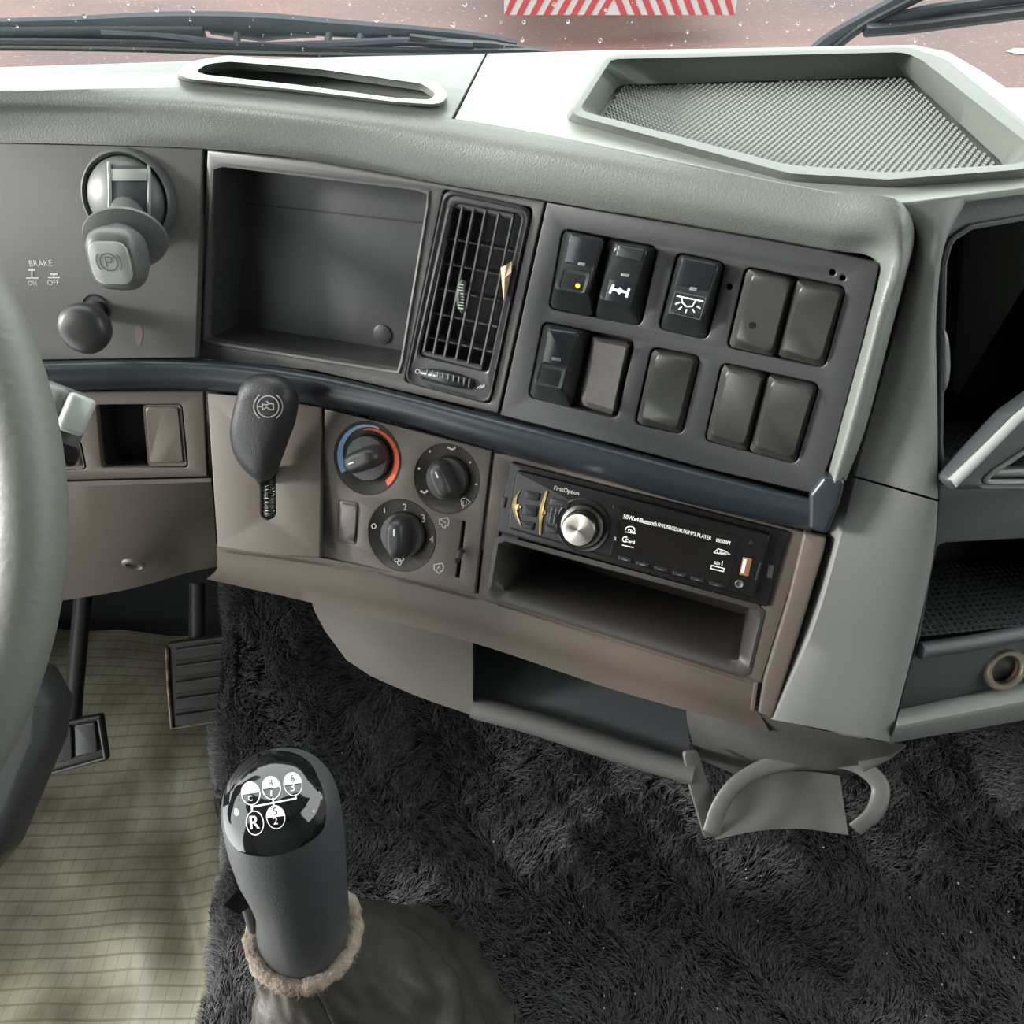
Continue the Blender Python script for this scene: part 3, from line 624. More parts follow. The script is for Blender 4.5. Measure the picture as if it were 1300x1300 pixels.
# ------------------------------------------------------------------ cup holder
ch = thing('cup_holder', 'grey plastic cup holder loop on a bracket under the dash', 'cup holder', atz(990, 1065, -.66))
arc = [(903, 1056, -.628), (912, 1028, -.616), (930, 1000, -.604), (962, 978, -.596), (1010, 965, -.592), (1058, 963, -.592), (1095, 974, -.594), (1117, 997, -.6), (1112, 1028, -.61), (1086, 1053, -.625)]
ap = catmull([atz(*a) for a in arc], 6)
lc = atz(1000, 1045, -.618)
mk('holder_loop', tube(ap, 0.0066, 12, sx=0.34, upv=[(p - lc) * Vector((1, 1, 0)).length + Vector((0, 0, .02)) for p in ap]), 'bracket', ch)
mk('bracket_plate', rings(Plane(atd(890, 1010, .66), (atd(915, 1063, .66) - atd(872, 957, .66)).cross(Vector((0.35, -.5, .6))), (atd(872, 957, .66) - atd(915, 1063, .66))), [], 8) if False else
   (lambda P: pslab(P, [(868, 956), (886, 954), (914, 1040), (916, 1062), (895, 1064), (877, 1003)], .003, -.004, 0.0, .0008))(Plane(atz(890, 1010, -.612), Vector((0.94, 0.1, -0.32)), Vector((0.1, .5, .8)))), 'bracket', ch)
PH = Plane(atz(990, 1030, -.635), Vector((1, 0.02, 0)), Vector((0, .62, .78)))
sh = []
for xs, prof in ((0, 0),):
    top = [(938, 1000), (975, 985), (1020, 979), (1066, 985)]; bot = [(908, 1066), (955, 1056), (1010, 1052), (1077, 1060)]
    rows = []
    for t_, dz, dy in ((0, 0, 0), (.3, -.004, .004), (.6, -.004, .005), (.85, .0, .002), (1, .004, -.002)):
        rows.append(catmull([PH.hit(a[0] * (1 - t_) + b[0] * t_, a[1] * (1 - t_) + b[1] * t_, dz) for a, b in zip(top, bot)], 6))
    rows += [[p - PH.n * 0.004 for p in r_] for r_ in rows[::-1]]
    sh = loft(rows, close=True)
mk('holder_back', sh, 'bracket', ch, smooth=50)
mk('holder_tip', tube([atz(1090, 968, -.575), atz(1125, 955, -.566), atz(1150, 946, -.56)], [0.008, 0.006, 0.001], 8, sx=.35), 'bracket', ch)

# ================================================================== STORAGE CUBBY AND VENT BEZEL
cub_o = [(273, 210), (545, 243), (507, 471), (261, 431)]
cub_i = [(292, 221), (540, 262), (505, 446), (285, 415)]
vent_hole = [(563, 240), (677, 264), (622, 513), (513, 485)]
cb = thing('storage_cubby', 'rectangular open storage cubby with dark inside, left of the air vent', 'storage cubby', PB.hit(400, 480, -.02))
mk('bezel', pslab(PB, [(263, 191), (400, 206), (560, 235), (691, 257), (632, 525), (520, 499), (400, 471), (252, 455)], 0.0, -0.008, 0.0, 0.001, holes=[cub_o, vent_hole], hr=[0.003] * 4), 'upanel', cb)
ro = roundpoly(PB.uvs(cub_o), .003)
mk('opening_edge', rings(PB, [(roundpoly(PB.uvs([(268, 205), (550, 239), (511, 476), (257, 436)]), .004), .0002), (roundpoly(PB.uvs([(270, 207), (548, 241), (509, 474), (259, 434)]), .004), .0018), (ro, .0014), (ro, -.008)], 64, cap1=False), 'upanel', cb)
inn = [(ro[0][0] * 0 + q[0], q[1]) for q in roundpoly(PB.uvs(cub_o), .004)]
cen = Vector((sum(q[0] for q in inn) / len(inn), sum(q[1] for q in inn) / len(inn)))
inn2 = [tuple(cen + (Vector(q) - cen) * 0.97) for q in inn]
box = mk('liner', cavity(PB, inn, inn2, 0.03, -0.006), 'cavg', cb)
mk('liner_rib', (lambda a: ([a[0], a[1], a[1] + PB.ey * .0012 + PB.n * .0, a[0] + PB.ey * .0012], [(0, 1, 2, 3)]))([PB.w(*PB.uv(300, 258, -.0355), -.0355), PB.w(*PB.uv(536, 284, -.0355), -.0355)]), 'cav', box, smooth=0)
c = PB.hit(486, 424, -.036); mk('liner_plug', lathe(c, PB.n, [(0.007, 0.0), (0.007, .0012), (0.005, .002), (0, .002)], 20), 'cavg', box)

av = thing('air_vent', 'tall slatted air vent with thumb wheel between cubby and switch panel', 'air vent', PB.hit(580, 500, -.02))
def vp(x, y): return (510 + x * .223, 230 + y * .223)
vo = [(565, 240), (676, 264), (622, 513), (514, 485)]
vi = [(577, 257), (664, 272), (620, 473), (531, 452)]
rvo, rvi = roundpoly(PB.uvs(vo), .007), roundpoly(PB.uvs(vi), .003)
lip2 = roundpoly(PB.uvs([(571, 247), (671, 268), (621, 507), (520, 480)]), .006)
whl = roundpoly(PB.uvs([vp(118, 1065), vp(412, 1120), vp(405, 1190), vp(112, 1125)]), .003)
mk('vent_frame', rings(PB, [(rvo, -.006), (rvo, .001), (roundpoly(PB.uvs([(568, 243), (674, 266), (622, 510), (517, 483)]), .007), .0026), (lip2, .001), (roundpoly(PB.uvs([(574, 253), (667, 271), (621, 476), (528, 455)]), .004), .0015), (rvi, .0005), (rvi, -.03)], 96, cap1=True), 'swpanel', av)
vs = [((287, 140), (122, 970)), ((343, 145), (178, 985)), ((408, 155), (240, 1000)), ((475, 165), (307, 1015)), ((550, 185), (375, 1035)), ((630, 205), (450, 1050))]
for a, b in vs:
    A, Bq = PB.hit(*vp(*a), .0), PB.hit(*vp(*b), .0); e = (Bq - A).normalized(); s_ = PB.n.cross(e).normalized() * 0.00055
    v = [A - s_, A + s_, Bq + s_, Bq - s_]; v = v + [p - PB.n * .0035 for p in v]
    mk('vertical_slat', (v, [(0, 1, 2, 3), (7, 6, 5, 4), (0, 4, 5, 1), (1, 5, 6, 2), (2, 6, 7, 3), (3, 7, 4, 0)]), 'knobgrey', av, smooth=0)
for a, b in (((262, 325), (640, 402)), ((230, 464), (610, 545)), ((196, 608), (575, 688)), ((172, 748), (545, 830)), ((145, 888), (512, 972))):
    A, Bq = PB.hit(*vp(*a), -.006), PB.hit(*vp(*b), -.006); e = (Bq - A).normalized(); s_ = PB.n.cross(e).normalized() * 0.0006
    v = [A - s_, A + s_, Bq + s_, Bq - s_]; v = v + [p - PB.n * .008 for p in v]
    mk('horizontal_slat', (v, [(0, 1, 2, 3), (7, 6, 5, 4), (0, 4, 5, 1), (1, 5, 6, 2), (2, 6, 7, 3), (3, 7, 4, 0)]), 'knobgrey', av, smooth=0)
for a, b in (((285, 128), (640, 200)), ((118, 975), (460, 1065))):
    mk('slat_rail', tube([PB.hit(*vp(*a), -.003), PB.hit(*vp(*b), -.003)], .0022, 8), 'swpanel', av)
tb = mk('thumb_tab', tube([PB.hit(*vp(352, 572), .002), PB.hit(*vp(338, 610), .006), PB.hit(*vp(332, 655), .0075), PB.hit(*vp(336, 700), .006), PB.hit(*vp(350, 740), .002)], [.0014, .002, .0022, .002, .0014], 8, sx=1.5), 'knobgrey', av)
for k in range(9):
    y_ = 585 + k * 17; mk('rib', tube([PB.hit(*vp(322 - 2 * math.sin(k), y_), .0085), PB.hit(*vp(352, y_ + 6), .0085)], .0006, 5), 'silver', tb)
wh = mk('thumb_wheel', tube([PB.hit(*vp(122, 1092), 0), PB.hit(*vp(200, 1108), .003), PB.hit(*vp(265, 1122), .004), PB.hit(*vp(330, 1138), .003), PB.hit(*vp(408, 1155), 0)], [.0036, .0046, .005, .0046, .0036], 12), 'switch', av)
for k in range(9):
    f_ = k / 8; x_ = 145 + f_ * 240; y_ = 1097 + f_ * 53; d_ = .0045 + .003 * math.sin(math.pi * f_)
    mk('rib', tube([PB.hit(*vp(x_ + 3, y_ - 24), d_ - .001), PB.hit(*vp(x_, y_), d_ + .001), PB.hit(*vp(x_ - 3, y_ + 24), d_ - .001)], .00075, 5), 'knobgrey', wh)
mk('wheel_slot', rings(PB, [(whl, .0017), (whl, -.004)], 48), 'cav', av)
mk('icon', join(strokes(PB, [arcpts(*vp(90, 1083), 2.6, 2.6, 0, 360, 16)], .9, .0022), strokes(PB, [[vp(425, 1180), vp(455, 1160)], [vp(440, 1180), vp(472, 1158)], [vp(452, 1178), vp(474, 1165)]], .9, .0022)), 'pale', av, smooth=0)
pp = [vp(563, 492), vp(592, 478), vp(626, 452), vp(622, 520), vp(606, 600), vp(582, 682), vp(572, 600)]
pv = [PB.hit(*q, .002 + .003 * (i % 2)) for i, q in enumerate(pp)]; pc = sum(pv, Vector()) / len(pv) + PB.n * .003
nP = len(pv)
solo('paper_scrap', (pv + [pc] + [p - PB.n * .0012 for p in pv], [(i, (i + 1) % nP, nP) for i in range(nP)] + [(i, nP + 1 + i, nP + 1 + (i + 1) % nP, (i + 1) % nP) for i in range(nP)]), 'paper', 'torn cream paper scrap wedged in the side of the air vent', 'paper', smooth=0)

# ================================================================== SWITCH PANEL
sw = thing('switch_panel', 'dark grey switch panel plate with cut-outs for ten rockers and blanks', 'switch panel', PS.hit(840, 590, -.01))
op = [[(714, 290), (835, 313), (814, 414), (696, 392)], [(689, 408), (806, 432), (783, 532), (670, 504)], [(859, 320), (921, 333), (898, 432), (835, 417)], [(827, 440), (890, 452), (866, 552), (805, 538)],
      [(946, 338), (1075, 364), (1047, 468), (922, 441)], [(916, 460), (1041, 487), (1011, 590), (894, 559)]]
hol = [arcpts(926, 364, 4, 4, 0, 330, 11), arcpts(1057, 346, 4, 4, 0, 330, 11), arcpts(1070, 353, 3.6, 3.6, 0, 330, 11)]
uvO = [roundpoly(PS.uvs(o_), .0045) for o_ in op]
mk('face_plate', slab(PS, PS.uvs([(694, 257), (900, 292), (1050, 319), (1117, 334), (1096, 430), (1060, 565), (1038, 628), (900, 596), (760, 559), (635, 527)]), uvO + [PS.uvs(h_) for h_ in hol], -.006, 0, .0009), 'swpanel', sw)
for o_ in op:
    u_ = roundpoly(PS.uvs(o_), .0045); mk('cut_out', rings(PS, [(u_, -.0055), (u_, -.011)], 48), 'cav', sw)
for h_ in hol:
    u_ = PS.uvs(h_); mk('screw_hole', rings(PS, [(u_, -.0055), (u_, -.012)], 12), 'cav', sw)

def rocker(label, base, top, d, parts):
    t = thing('rocker_switch', label, 'switch', PS.hit(sum(q[0] for q in base) / 4, sum(q[1] for q in base) / 4), 'rocker switches in the dash panel')
    mk('body', block(PS, base, top, d, .0028, -.010, .0022), 'switch', t)
    for fn in parts: fn(t)
    return t
def lens(px, d, m='lensgrey'): return lambda t: mk('indicator_lens', pslab(PS, px, .0006, d - .0008, d + .0006, .0003), m, t)
def window(px, d): return lambda t: mk('window', pslab(PS, px, .001, d - .0008, d + .0004, .0003), 'switchglass', t)
def hollow(px, inner, d): return lambda t: mk('finger_hollow', rings(PS, [(roundpoly(PS.uvs(px, d), .0006), d + .0004), (roundpoly(PS.uvs(inner, d - .003), .0006), d - .0005)], 32), 'cav', t)
def s9(x, y): return (690 + x * .1846, 280 + y * .1846)
def s6(x, y): return (660 + x * .1846, 400 + y * .1846)
dR = .010
rocker('black rocker switch with a yellow dot, top left of the switch panel', [(716, 292), (768, 303), (752, 402), (698, 390)], [(723, 297), (767, 305), (746, 377), (701, 369)], dR,
       [window([s9(190, 100), s9(405, 135), s9(350, 320), s9(140, 290)], dR), lens([s9(240, 285), s9(290, 292), s9(283, 315), s9(233, 305)], dR),
        hollow([s9(145, 325), s9(325, 362), s9(282, 500), s9(105, 462)], [s9(150, 380), s9(270, 400), s9(255, 470), s9(135, 445)], dR),
        lambda t: mk('yellow_mark', (lambda q: ([PS.hit(a.x, a.y, dR + .0006) for a in q[0]], q[1]))(disc2(s9(235, 448), 3.2, 3.2, 16)), 'yellow', t, smooth=0)])
rocker('black rocker switch with a white axle symbol beside the yellow-dot switch', [(771, 304), (833, 314), (812, 413), (756, 403)], [(780, 309), (823, 315), (801, 391), (758, 382)], dR,
       [lambda t: mk('lock_slider', pslab(PS, [s9(515, 165), s9(700, 200), s9(672, 285), s9(490, 250)], .001, dR - .001, dR + .003, .001), 'switch', t),
        lens([s9(535, 362), s9(595, 370), s9(588, 392), s9(528, 382)], dR),
        window([s9(455, 400), s9(640, 440), s9(600, 590), s9(415, 550)], dR),
        lambda t: mk('axle_symbol', strokes(PS, [[s9(482, 440), s9(455, 500)], [s9(590, 466), s9(568, 528)], [s9(470, 470), s9(575, 495)]], 3.2, dR + .0007), 'white', t, smooth=0),
        lambda t: mk('axle_symbol', strokes(PS, [[s9(525, 465), s9(505, 482), s9(520, 502), s9(545, 484), s9(525, 465)]], 1.8, dR + .001), 'white', t, smooth=0)])
rocker('black rocker switch with a white interior lamp symbol, alone in its opening', [(862, 322), (919, 334), (896, 430), (838, 417)], [(865, 326), (914, 335), (893, 407), (845, 400)], dR,
       [window([s9(955, 262), s9(1190, 310), s9(1130, 490), s9(905, 440)], dR), lens([s9(1010, 455), s9(1060, 462), s9(1052, 488), s9(1000, 478)], dR),
        lambda t: mk('symbol_frame', strokes(PS, [[s9(905, 488), s9(1118, 530), s9(1075, 680), s9(865, 632), s9(905, 488)]], .7, dR + .0006), 'knobgrey', t, smooth=0),
        lambda t: mk('lamp_symbol', strokes(PS, [[s9(915, 518), s9(1100, 556)], [s9(950, 530), s9(955, 565), s9(985, 592), s9(1022, 590), s9(1045, 552)], [s9(905, 575), s9(938, 562)], [s9(930, 612), s9(952, 592)], [s9(975, 635), s9(985, 610)], [s9(1038, 632), s9(1025, 610)], [s9(1080, 605), s9(1055, 590)]], 1.8, dR + .0007), 'white', t, smooth=0)])
rocker('black rocker switch with an unlit hollow, lower left of the switch panel', [(691, 410), (748, 421), (724, 518), (672, 503)], [(695, 417), (736, 422), (713, 500), (675, 489)], dR,
       [window([s6(200, 105), s6(400, 135), s6(330, 355), s6(150, 325)], dR), lens([s6(220, 288), s6(285, 298), s6(280, 320), s6(215, 310)], dR, 'knobgrey'),
        hollow([s6(150, 330), s6(320, 368), s6(285, 505), s6(110, 470)], [s6(160, 385), s6(265, 405), s6(250, 470), s6(140, 445)], dR)])
def blank(label, base, top, d=.0045, m='blank', hole=None):
    t = thing('blank_switch_cover', label, 'switch blank', PS.hit(sum(q[0] for q in base) / 4, sum(q[1] for q in base) / 4), 'blank covers in the dash panel')
    mk('body', block(PS, base, top, d, .003, -.010, .0018), m, t)
    if hole:
        mk('hole_shade_disc', (lambda q: ([PS.hit(a.x, a.y, d + .0003) for a in q[0]], q[1]))(disc2(hole, 4.4, 4.4, 16)), 'black', t, smooth=0)  # flat black disc painted for the shade of the hole
    return t
# padded blank: concave worn face
t = thing('blank_switch_cover', 'worn shiny blank cover with dished face beside the unlit rocker', 'switch blank', PS.hit(768, 478), 'blank covers in the dash panel')
pb = [(751, 425), (803, 434), (782, 530), (735, 514)]
rows = []
for i in range(13):
    f_ = i / 12; row = []
    a = (pb[0][0] * (1 - f_) + pb[3][0] * f_, pb[0][1] * (1 - f_) + pb[3][1] * f_); b = (pb[1][0] * (1 - f_) + pb[2][0] * f_, pb[1][1] * (1 - f_) + pb[2][1] * f_)
    e = .010 if 0 < i < 12 else -.008
    for j_ in range(9):
        g_ = j_ / 8; d_ = e - (.0085 * math.sin(math.pi * f_) ** 0.7 if 0 < i < 12 else 0)
        if j_ in (0, 8): d_ = -.008 if j_ == 0 or True else d_
        row.append(PS.hit(a[0] * (1 - g_) + b[0] * g_, a[1] * (1 - g_) + b[1] * g_, d_))
    rows.append(row)
mk('body', loft(rows), 'padblank', t, smooth=50)
blank('single plain blank cover in the opening below the lamp switch', [(829, 443), (888, 453), (865, 550), (808, 537)], [(833, 448), (882, 455), (860, 546), (813, 533)])
blank('plain blank cover with a small drilled hole, upper pair at the panel end', [(949, 340), (1009, 355), (984, 453), (925, 440)], [(955, 345), (1004, 356), (980, 449), (932, 434)], hole=(955, 413))
blank('plain blank cover beside the drilled blank, under the two screw holes', [(1011, 355), (1073, 366), (1046, 466), (987, 452)], [(1016, 361), (1068, 371), (1042, 461), (991, 447)])
blank('plain blank cover directly below the drilled blank', [(918, 462), (973, 475), (949, 573), (896, 558)], [(922, 468), (968, 478), (945, 567), (901, 553)])
blank('plain blank cover at the lower end corner of the switch panel', [(975, 476), (1039, 489), (1010, 588), (951, 573)], [(980, 481), (1034, 492), (1007, 583), (957, 568)])

# ================================================================== PARKING BRAKE LEVER
t = thing('parking_brake_lever', 'grey parking brake lever with P knob in a round housing', 'brake lever', PA.hit(163, 295))
c = PA.hit(163.5, 252); rr = (PA.hit(221, 252) - c).length
mk('housing_ring', lathe(c, PA.n, [(rr * .86, -.004), (rr * .88, .003), (rr * .93, .0055), (rr * .98, .004), (rr * 1.03, .0), (rr * 1.03, -.002)], 56, cap=False), 'knobgrey', t)
dome = [(rr * .88, 0.0)] + [(rr * .86 * math.cos(R(a)), .0005 + .016 * math.sin(R(a))) for a in range(0, 91, 10)]
ball_g = lathe(c, PA.n, dome, 48); bvh = bvh_of(ball_g)
ball = mk('ball_cover', ball_g, 'knobgrey', t)
def gridpx(x0, y0, x1, y1, n=8):
    V = [Vector((x0 + (x1 - x0) * i / n, y0 + (y1 - y0) * j_ / n)) for j_ in range(n + 1) for i in range(n + 1)]
    return V, [(j_ * (n + 1) + i, j_ * (n + 1) + i + 1, (j_ + 1) * (n + 1) + i + 1, (j_ + 1) * (n + 1) + i) for j_ in range(n) for i in range(n)]
mk('gate_slot', on_body(bvh, *gridpx(141, 211, 187, 282), .0006), 'pdark', ball)
mk('gate_band', on_body(bvh, *gridpx(142, 216, 186, 230), .0012), 'silver', ball)
for xs in (139.5, 188): mk('gate_edge', tube(on_body(bvh, [Vector((xs + 1.5 * math.sin((y_ - 206) / 25), y_)) for y_ in range(208, 276, 6)], [], .0012)[0], .0012, 6), 'silver', ball)
s0, s1 = PA.hit(163, 268, .010), PA.hit(155, 312, .045); ax = (s1 - s0).normalized()
mk('stem', tube([s0, s0.lerp(s1, .4), s1], [.0115, .0105, .0125], 16), 'knobgrey', t)
mk('collar', lathe(PA.hit(159, 303, .037), (ax + PA.n * 0.5), [(.008, .004), (.018, .0035), (.0255, .001), (.0262, -.001), (.024, -.003), (.012, -.006), (.009, -.012)], 40, sx=.78, xa=PA.ex), 'knobgrey', t)
kc = PA.hit(158, 322, .045); ka = (PA.n * 0.9 + ax * 0.45 - PA.ex * .02).normalized()
PKn = Plane(kc, PA.ex - ka * PA.ex.dot(ka), ka.cross(PA.ex) )
def sq(r, e, n=48, sx=1, sy=1): return [(r * sx * math.copysign(abs(math.cos(a)) ** e, math.cos(a)), r * sy * math.copysign(abs(math.sin(a)) ** e, math.sin(a))) for a in [2 * math.pi * i / n for i in range(n)]]
kg = rings(PKn, [(sq(.011, .7), -.010), (sq(.0155, .7, sx=.95), -.002), (sq(.0175, .65, sx=.95, sy=1.08), .008), (sq(.0175, .65, sx=.95, sy=1.1), .014), (sq(.016, .65, sx=.95, sy=1.1), .0185), (sq(.013, .6, sx=.95, sy=1.08), .0208), (sq(.006, .6), .0218)], 48)
kb = mk('knob', kg, 'knobgrey', t, smooth=60)
bv = bvh_of(kg)
mk('knob_face', rings(PKn, [(sq(.0122, .5, sx=.98, sy=1.05), .0195), (sq(.0122, .5, sx=.98, sy=1.05), .0226), (sq(.0112, .5, sx=.98, sy=1.05), .0232), (sq(.006, .6), .0236)], 48), 'silver', kb, smooth=60)
def arc_uv(r, a0, a1, n=20): return [(r * math.cos(R(a0 + (a1 - a0) * i / n)), r * math.sin(R(a0 + (a1 - a0) * i / n))) for i in range(n + 1)]
sv, sf = [], []
for pl in (arc_uv(.0052, 0, 360), arc_uv(.0074, 140, 220, 8), arc_uv(.0074, -40, 40, 8), [(-.0016, -.0030), (-.0016, .0030), (.0012, .0030), (.0022, .0015), (.0012, 0), (-.0016, 0)]):
    v, f = ribbon2(pl, .0007); k = len(sv); sv += [PKn.w(q.x, q.y + .001, .02395) for q in v]; sf += [tuple(i + k for i in q) for q in f]
sym = [(sv, sf)]
mk('parking_symbol', sym[0], 'knobgrey', kb, smooth=0)

# ------------------------------------------------------------------ pull knob
t = thing('pull_knob', 'round dark grey pull knob below the parking brake lever', 'knob', PA.hit(120, 420))
c = PA.hit(122, 392); mk('stem', tube([PA.hit(122, 392, -.004), PA.hit(118, 400, .022)], .0062, 16), 'dknob', t)
mk('stem_hole', lathe(c, PA.n, [(0, .0006), (.0088, .0006), (.0096, .0014), (.0104, .0)], 28), 'cav', t)
kc = PA.hit(113, 414, .022); ka = (PA.hit(113, 414, .034) - PA.hit(122, 392, 0)).normalized()
mk('knob', lathe(kc, (PA.n + ka * .4), [(.006, -.006), (.013, -.004), (.0165, .002), (.0172, .008), (.0155, .0125), (.012, .0148), (.006, .0158), (0, .016)], 40), 'dknob', t, smooth=60)

# ================================================================== LOWER LEFT SWITCH PANEL
t = thing('lower_switch_panel', 'brown-grey lower panel with an open pocket, beside the wheel rim', 'switch panel', PK.hit(170, 605, -.01))
pk = [(122, 514), (231, 513), (239, 594), (129, 594)]
lk = [(40, 566), (103, 560), (110, 596), (40, 598)]
mk('face_plate', pslab(PK, [(-620, 500), (50, 498), (258, 497), (263, 605), (75, 610), (-620, 615)], 0, -.006, 0, .0008, holes=[pk, lk], hr=.003), 'panel', t)
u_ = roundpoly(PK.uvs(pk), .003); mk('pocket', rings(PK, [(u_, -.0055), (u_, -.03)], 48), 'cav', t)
u_ = roundpoly(PK.uvs(lk), .003); mk('cut_out', rings(PK, [(u_, -.0055), (u_, -.03)], 48), 'cav', t)
def lblank(label, base, top):
    q = thing('blank_switch_cover', label, 'switch blank', PK.hit(base[0][0], base[0][1]), 'blank covers in the lower panel')
    mk('body', block(PK, base, top, .001, .002, -.02, .0012), 'panel', q)
lblank('brown-grey blank cover filling half of the open pocket', [(181, 514), (230, 514), (237, 592), (188, 592)], [(184, 517), (226, 517), (233, 588), (190, 588)])
lblank('brown-grey blank cover half hidden by the wheel and stalk switch', [(42, 567), (101, 562), (108, 595), (42, 597)], [(44, 570), (98, 565), (104, 591), (44, 593)])

# ================================================================== ENGINE BRAKE LEVER
t = thing('engine_brake_lever', 'black paddle lever with engine brake symbol over a brushed slot', 'lever', PE.hit(335, 660))
slot = [(330, 588), (349, 588), (350, 655), (340, 661), (331, 655)]
mk('face_plate', pslab(PE, [(263, 499), (335, 505), (408, 517), (406, 708), (340, 704), (276, 694)], 0.0, -.006, 0, .0008, holes=[slot], hr=.004), 'panel', t)
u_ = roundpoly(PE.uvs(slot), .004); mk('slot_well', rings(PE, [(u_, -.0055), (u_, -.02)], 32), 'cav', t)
bvv, bff = [], []
for _ in range(420):
    y_ = random.uniform(592, 656); side = random.choice((0, 1)); x_ = 331.5 if side == 0 else 348.5; dx = random.uniform(6, 12) * (1 if side == 0 else -1)
    a = PE.hit(x_, y_, -.003); b = PE.hit(x_ + dx, y_ + random.uniform(-4, 4), random.uniform(-.006, .001)); k = len(bvv); wv = PE.ey * .0003
    bvv += [a - wv, a + wv, b]; bff.append((k, k + 1, k + 2))
o = mk('slot_brush', (bvv, bff), 'dknob', t, smooth=0); o['kind'] = 'stuff'
po = [(312, 492), (325, 479), (350, 476), (372, 483), (380, 497), (376, 525), (360, 560), (346, 588), (334, 608), (322, 612), (304, 600), (292, 578), (290, 556), (299, 522)]
zs = .046
def tiltd(y_): return .050 - .022 * (y_ - 480) / 130
uvp = catmull([(*PE.uv(x, y, .032),) + (0,) for x, y in po + po[:1]], 4)[:-1]
cen = PE.uv(336, 540, .032)
Vp = []; Np = len(uvp)
seq = []
for i in range(7):
    th = -50 + 140 * i / 6; s_ = 0.55 + 0.45 * math.cos(R(th)) if th > 0 else 0.8 + .2 * math.cos(R(th * 1.8)); seq.append((s_, .030 + .014 * math.sin(R(th))))
seq += [(.3, .0448), (.08, .045)]
V_, F_ = [], []
for s_, d_ in seq:
    for q in uvp:
        uu = cen[0] + (q[0] - cen[0]) * s_; vv = cen[1] + (q[1] - cen[1]) * s_; V_.append(PE.w(uu, vv, d_ + .30 * (vv - cen[1])))
for k in range(len(seq) - 1):
    for i in range(Np): V2 = (i + 1) % Np; F_.append((k * Np + i, k * Np + V2, (k + 1) * Np + V2, (k + 1) * Np + i))
F_.append(tuple(range(Np))[::-1]); F_.append(tuple(range((len(seq) - 1) * Np, len(seq) * Np)))
pg = (V_, F_); pad_ = mk('paddle', pg, mat('black_grained_paddle', (44, 44, 45), 0.42, 0.5, grain=(900, .4, .0007)), t, smooth=60)
mk('lever_stem', tube([PE.hit(336, 612, -.01), PE.hit(332, 590, .02)], .006, 12), 'black', t)
bv = bvh_of(pg)
def decal(lines, wpx, off, bvh_):
    V, Fc = [], []
    for pl in lines:
        fine = []
        for i in range(len(pl) - 1):
            n_ = max(1, int(math.hypot(pl[i + 1][0] - pl[i][0], pl[i + 1][1] - pl[i][1]) / 4))
            for k in range(n_): fine.append((pl[i][0] + (pl[i + 1][0] - pl[i][0]) * k / n_, pl[i][1] + (pl[i + 1][1] - pl[i][1]) * k / n_))
        fine.append(pl[-1]); v, f = ribbon2(fine, wpx); k = len(V); V += v; Fc += [tuple(i + k for i in q) for q in f]
    return on_body(bvh_, V, Fc, off)
cx, cy = 340.5, 516
mk('brake_symbol', decal([arcpts(cx, cy, 13.5, 13.5, 0, 360, 28), arcpts(cx, cy, 18, 18, 125, 235, 10), arcpts(cx, cy, 18, 18, -55, 55, 10), [(cx - 7, cy - 3), (cx - 7, cy + 4), (cx - 2, cy + 1), (cx + 3, cy + 4), (cx + 7, cy + 4), (cx + 7, cy - 3), (cx + 2, cy - 4), (cx - 2, cy - 2), (cx - 7, cy - 3)], [(cx - 12, cy), (cx - 7, cy)], [(cx - 2, cy - 7), (cx + 2, cy - 4)]], 1.4, .0004, bv), 'pale', pad_, smooth=0)

# ================================================================== CLIMATE CONTROLS
cl_ = thing('climate_panel', 'brown-grey heater control panel with three rotary dials and a slider', 'control panel', PC.hit(505, 740, -.01))
dials = [(466, 582, 44.5), (567, 608, 43.5), (510, 680, 45)]
def circ(P, px, py, r, n=48, d=0):
    a = P.uv(px, py, d); return [(a[0] + r * math.cos(2 * math.pi * i / n), a[1] + r * math.sin(2 * math.pi * i / n)) for i in range(n)]
rads = [(PC.hit(x + r_, y + r_ * .25) - PC.hit(x, y)).length * .95 for x, y, r_ in dials]
btn = [(431, 635), (455, 639), (452, 691), (428, 687)]
slt = [(587, 661), (591, 662), (583, 734), (578, 733)]
mk('face_plate', slab(PC, PC.uvs([(412, 519), (505, 541), (624, 572), (602, 754), (500, 732), (409, 709)]), [circ(PC, x, y, r_) for (x, y, _), r_ in zip(dials, rads)] + [roundpoly(PC.uvs(btn), .0012), roundpoly(PC.uvs(slt), .001)], -.006, 0, .0007), 'panel', cl_)
grip = [212, 305, 278]      # direction of each grip
def dial(i, px, py, rad, ang):
    c = PC.hit(px, py)
    dsh = mk('dial_dish', lathe(c, PC.n, [(0, -.008), (rad * .62, -.008), (rad * .64, -.0055), (rad * .985, -.0004), (rad * 1.0, .0003)], 56, cap=False), 'dish', cl_)
    kb = mk('dial_knob', lathe(c, PC.n, [(rad * .62, -.0075), (rad * .625, .0005), (rad * .6, .0015), (rad * .3, .002), (0, .002)], 48), 'dknob', cl_)
    e = PC.ex * math.cos(R(ang)) + PC.ey * math.sin(R(ang)); s_ = PC.n.cross(e)
    L, Wd = rad * .62, rad * .30
    Pg = Plane(c, e, s_)
    mk('grip', pillow(Pg, [(L * math.copysign(abs(math.cos(a)) ** .6, math.cos(a)), Wd * math.copysign(abs(math.sin(a)) ** .8, math.sin(a))) for a in [2 * math.pi * k / 40 for k in range(40)]], .001, .0150, .5, 40), 'dknob', kb, smooth=60)
    p = [Pg.w(L * a, 0, d_) for a, d_ in ((.52, .0129), (.82, .0128))]
    sg = 1 if i == 0 else -1
    mk('pointer_mark', tube([Pg.w(L * .18 * sg, Wd * .1 * (i > 0), .0148), Pg.w(L * .46 * sg, Wd * .1 * (i > 0), .0148)], .0007, 6), 'white', kb)
    return dsh, c
D = []
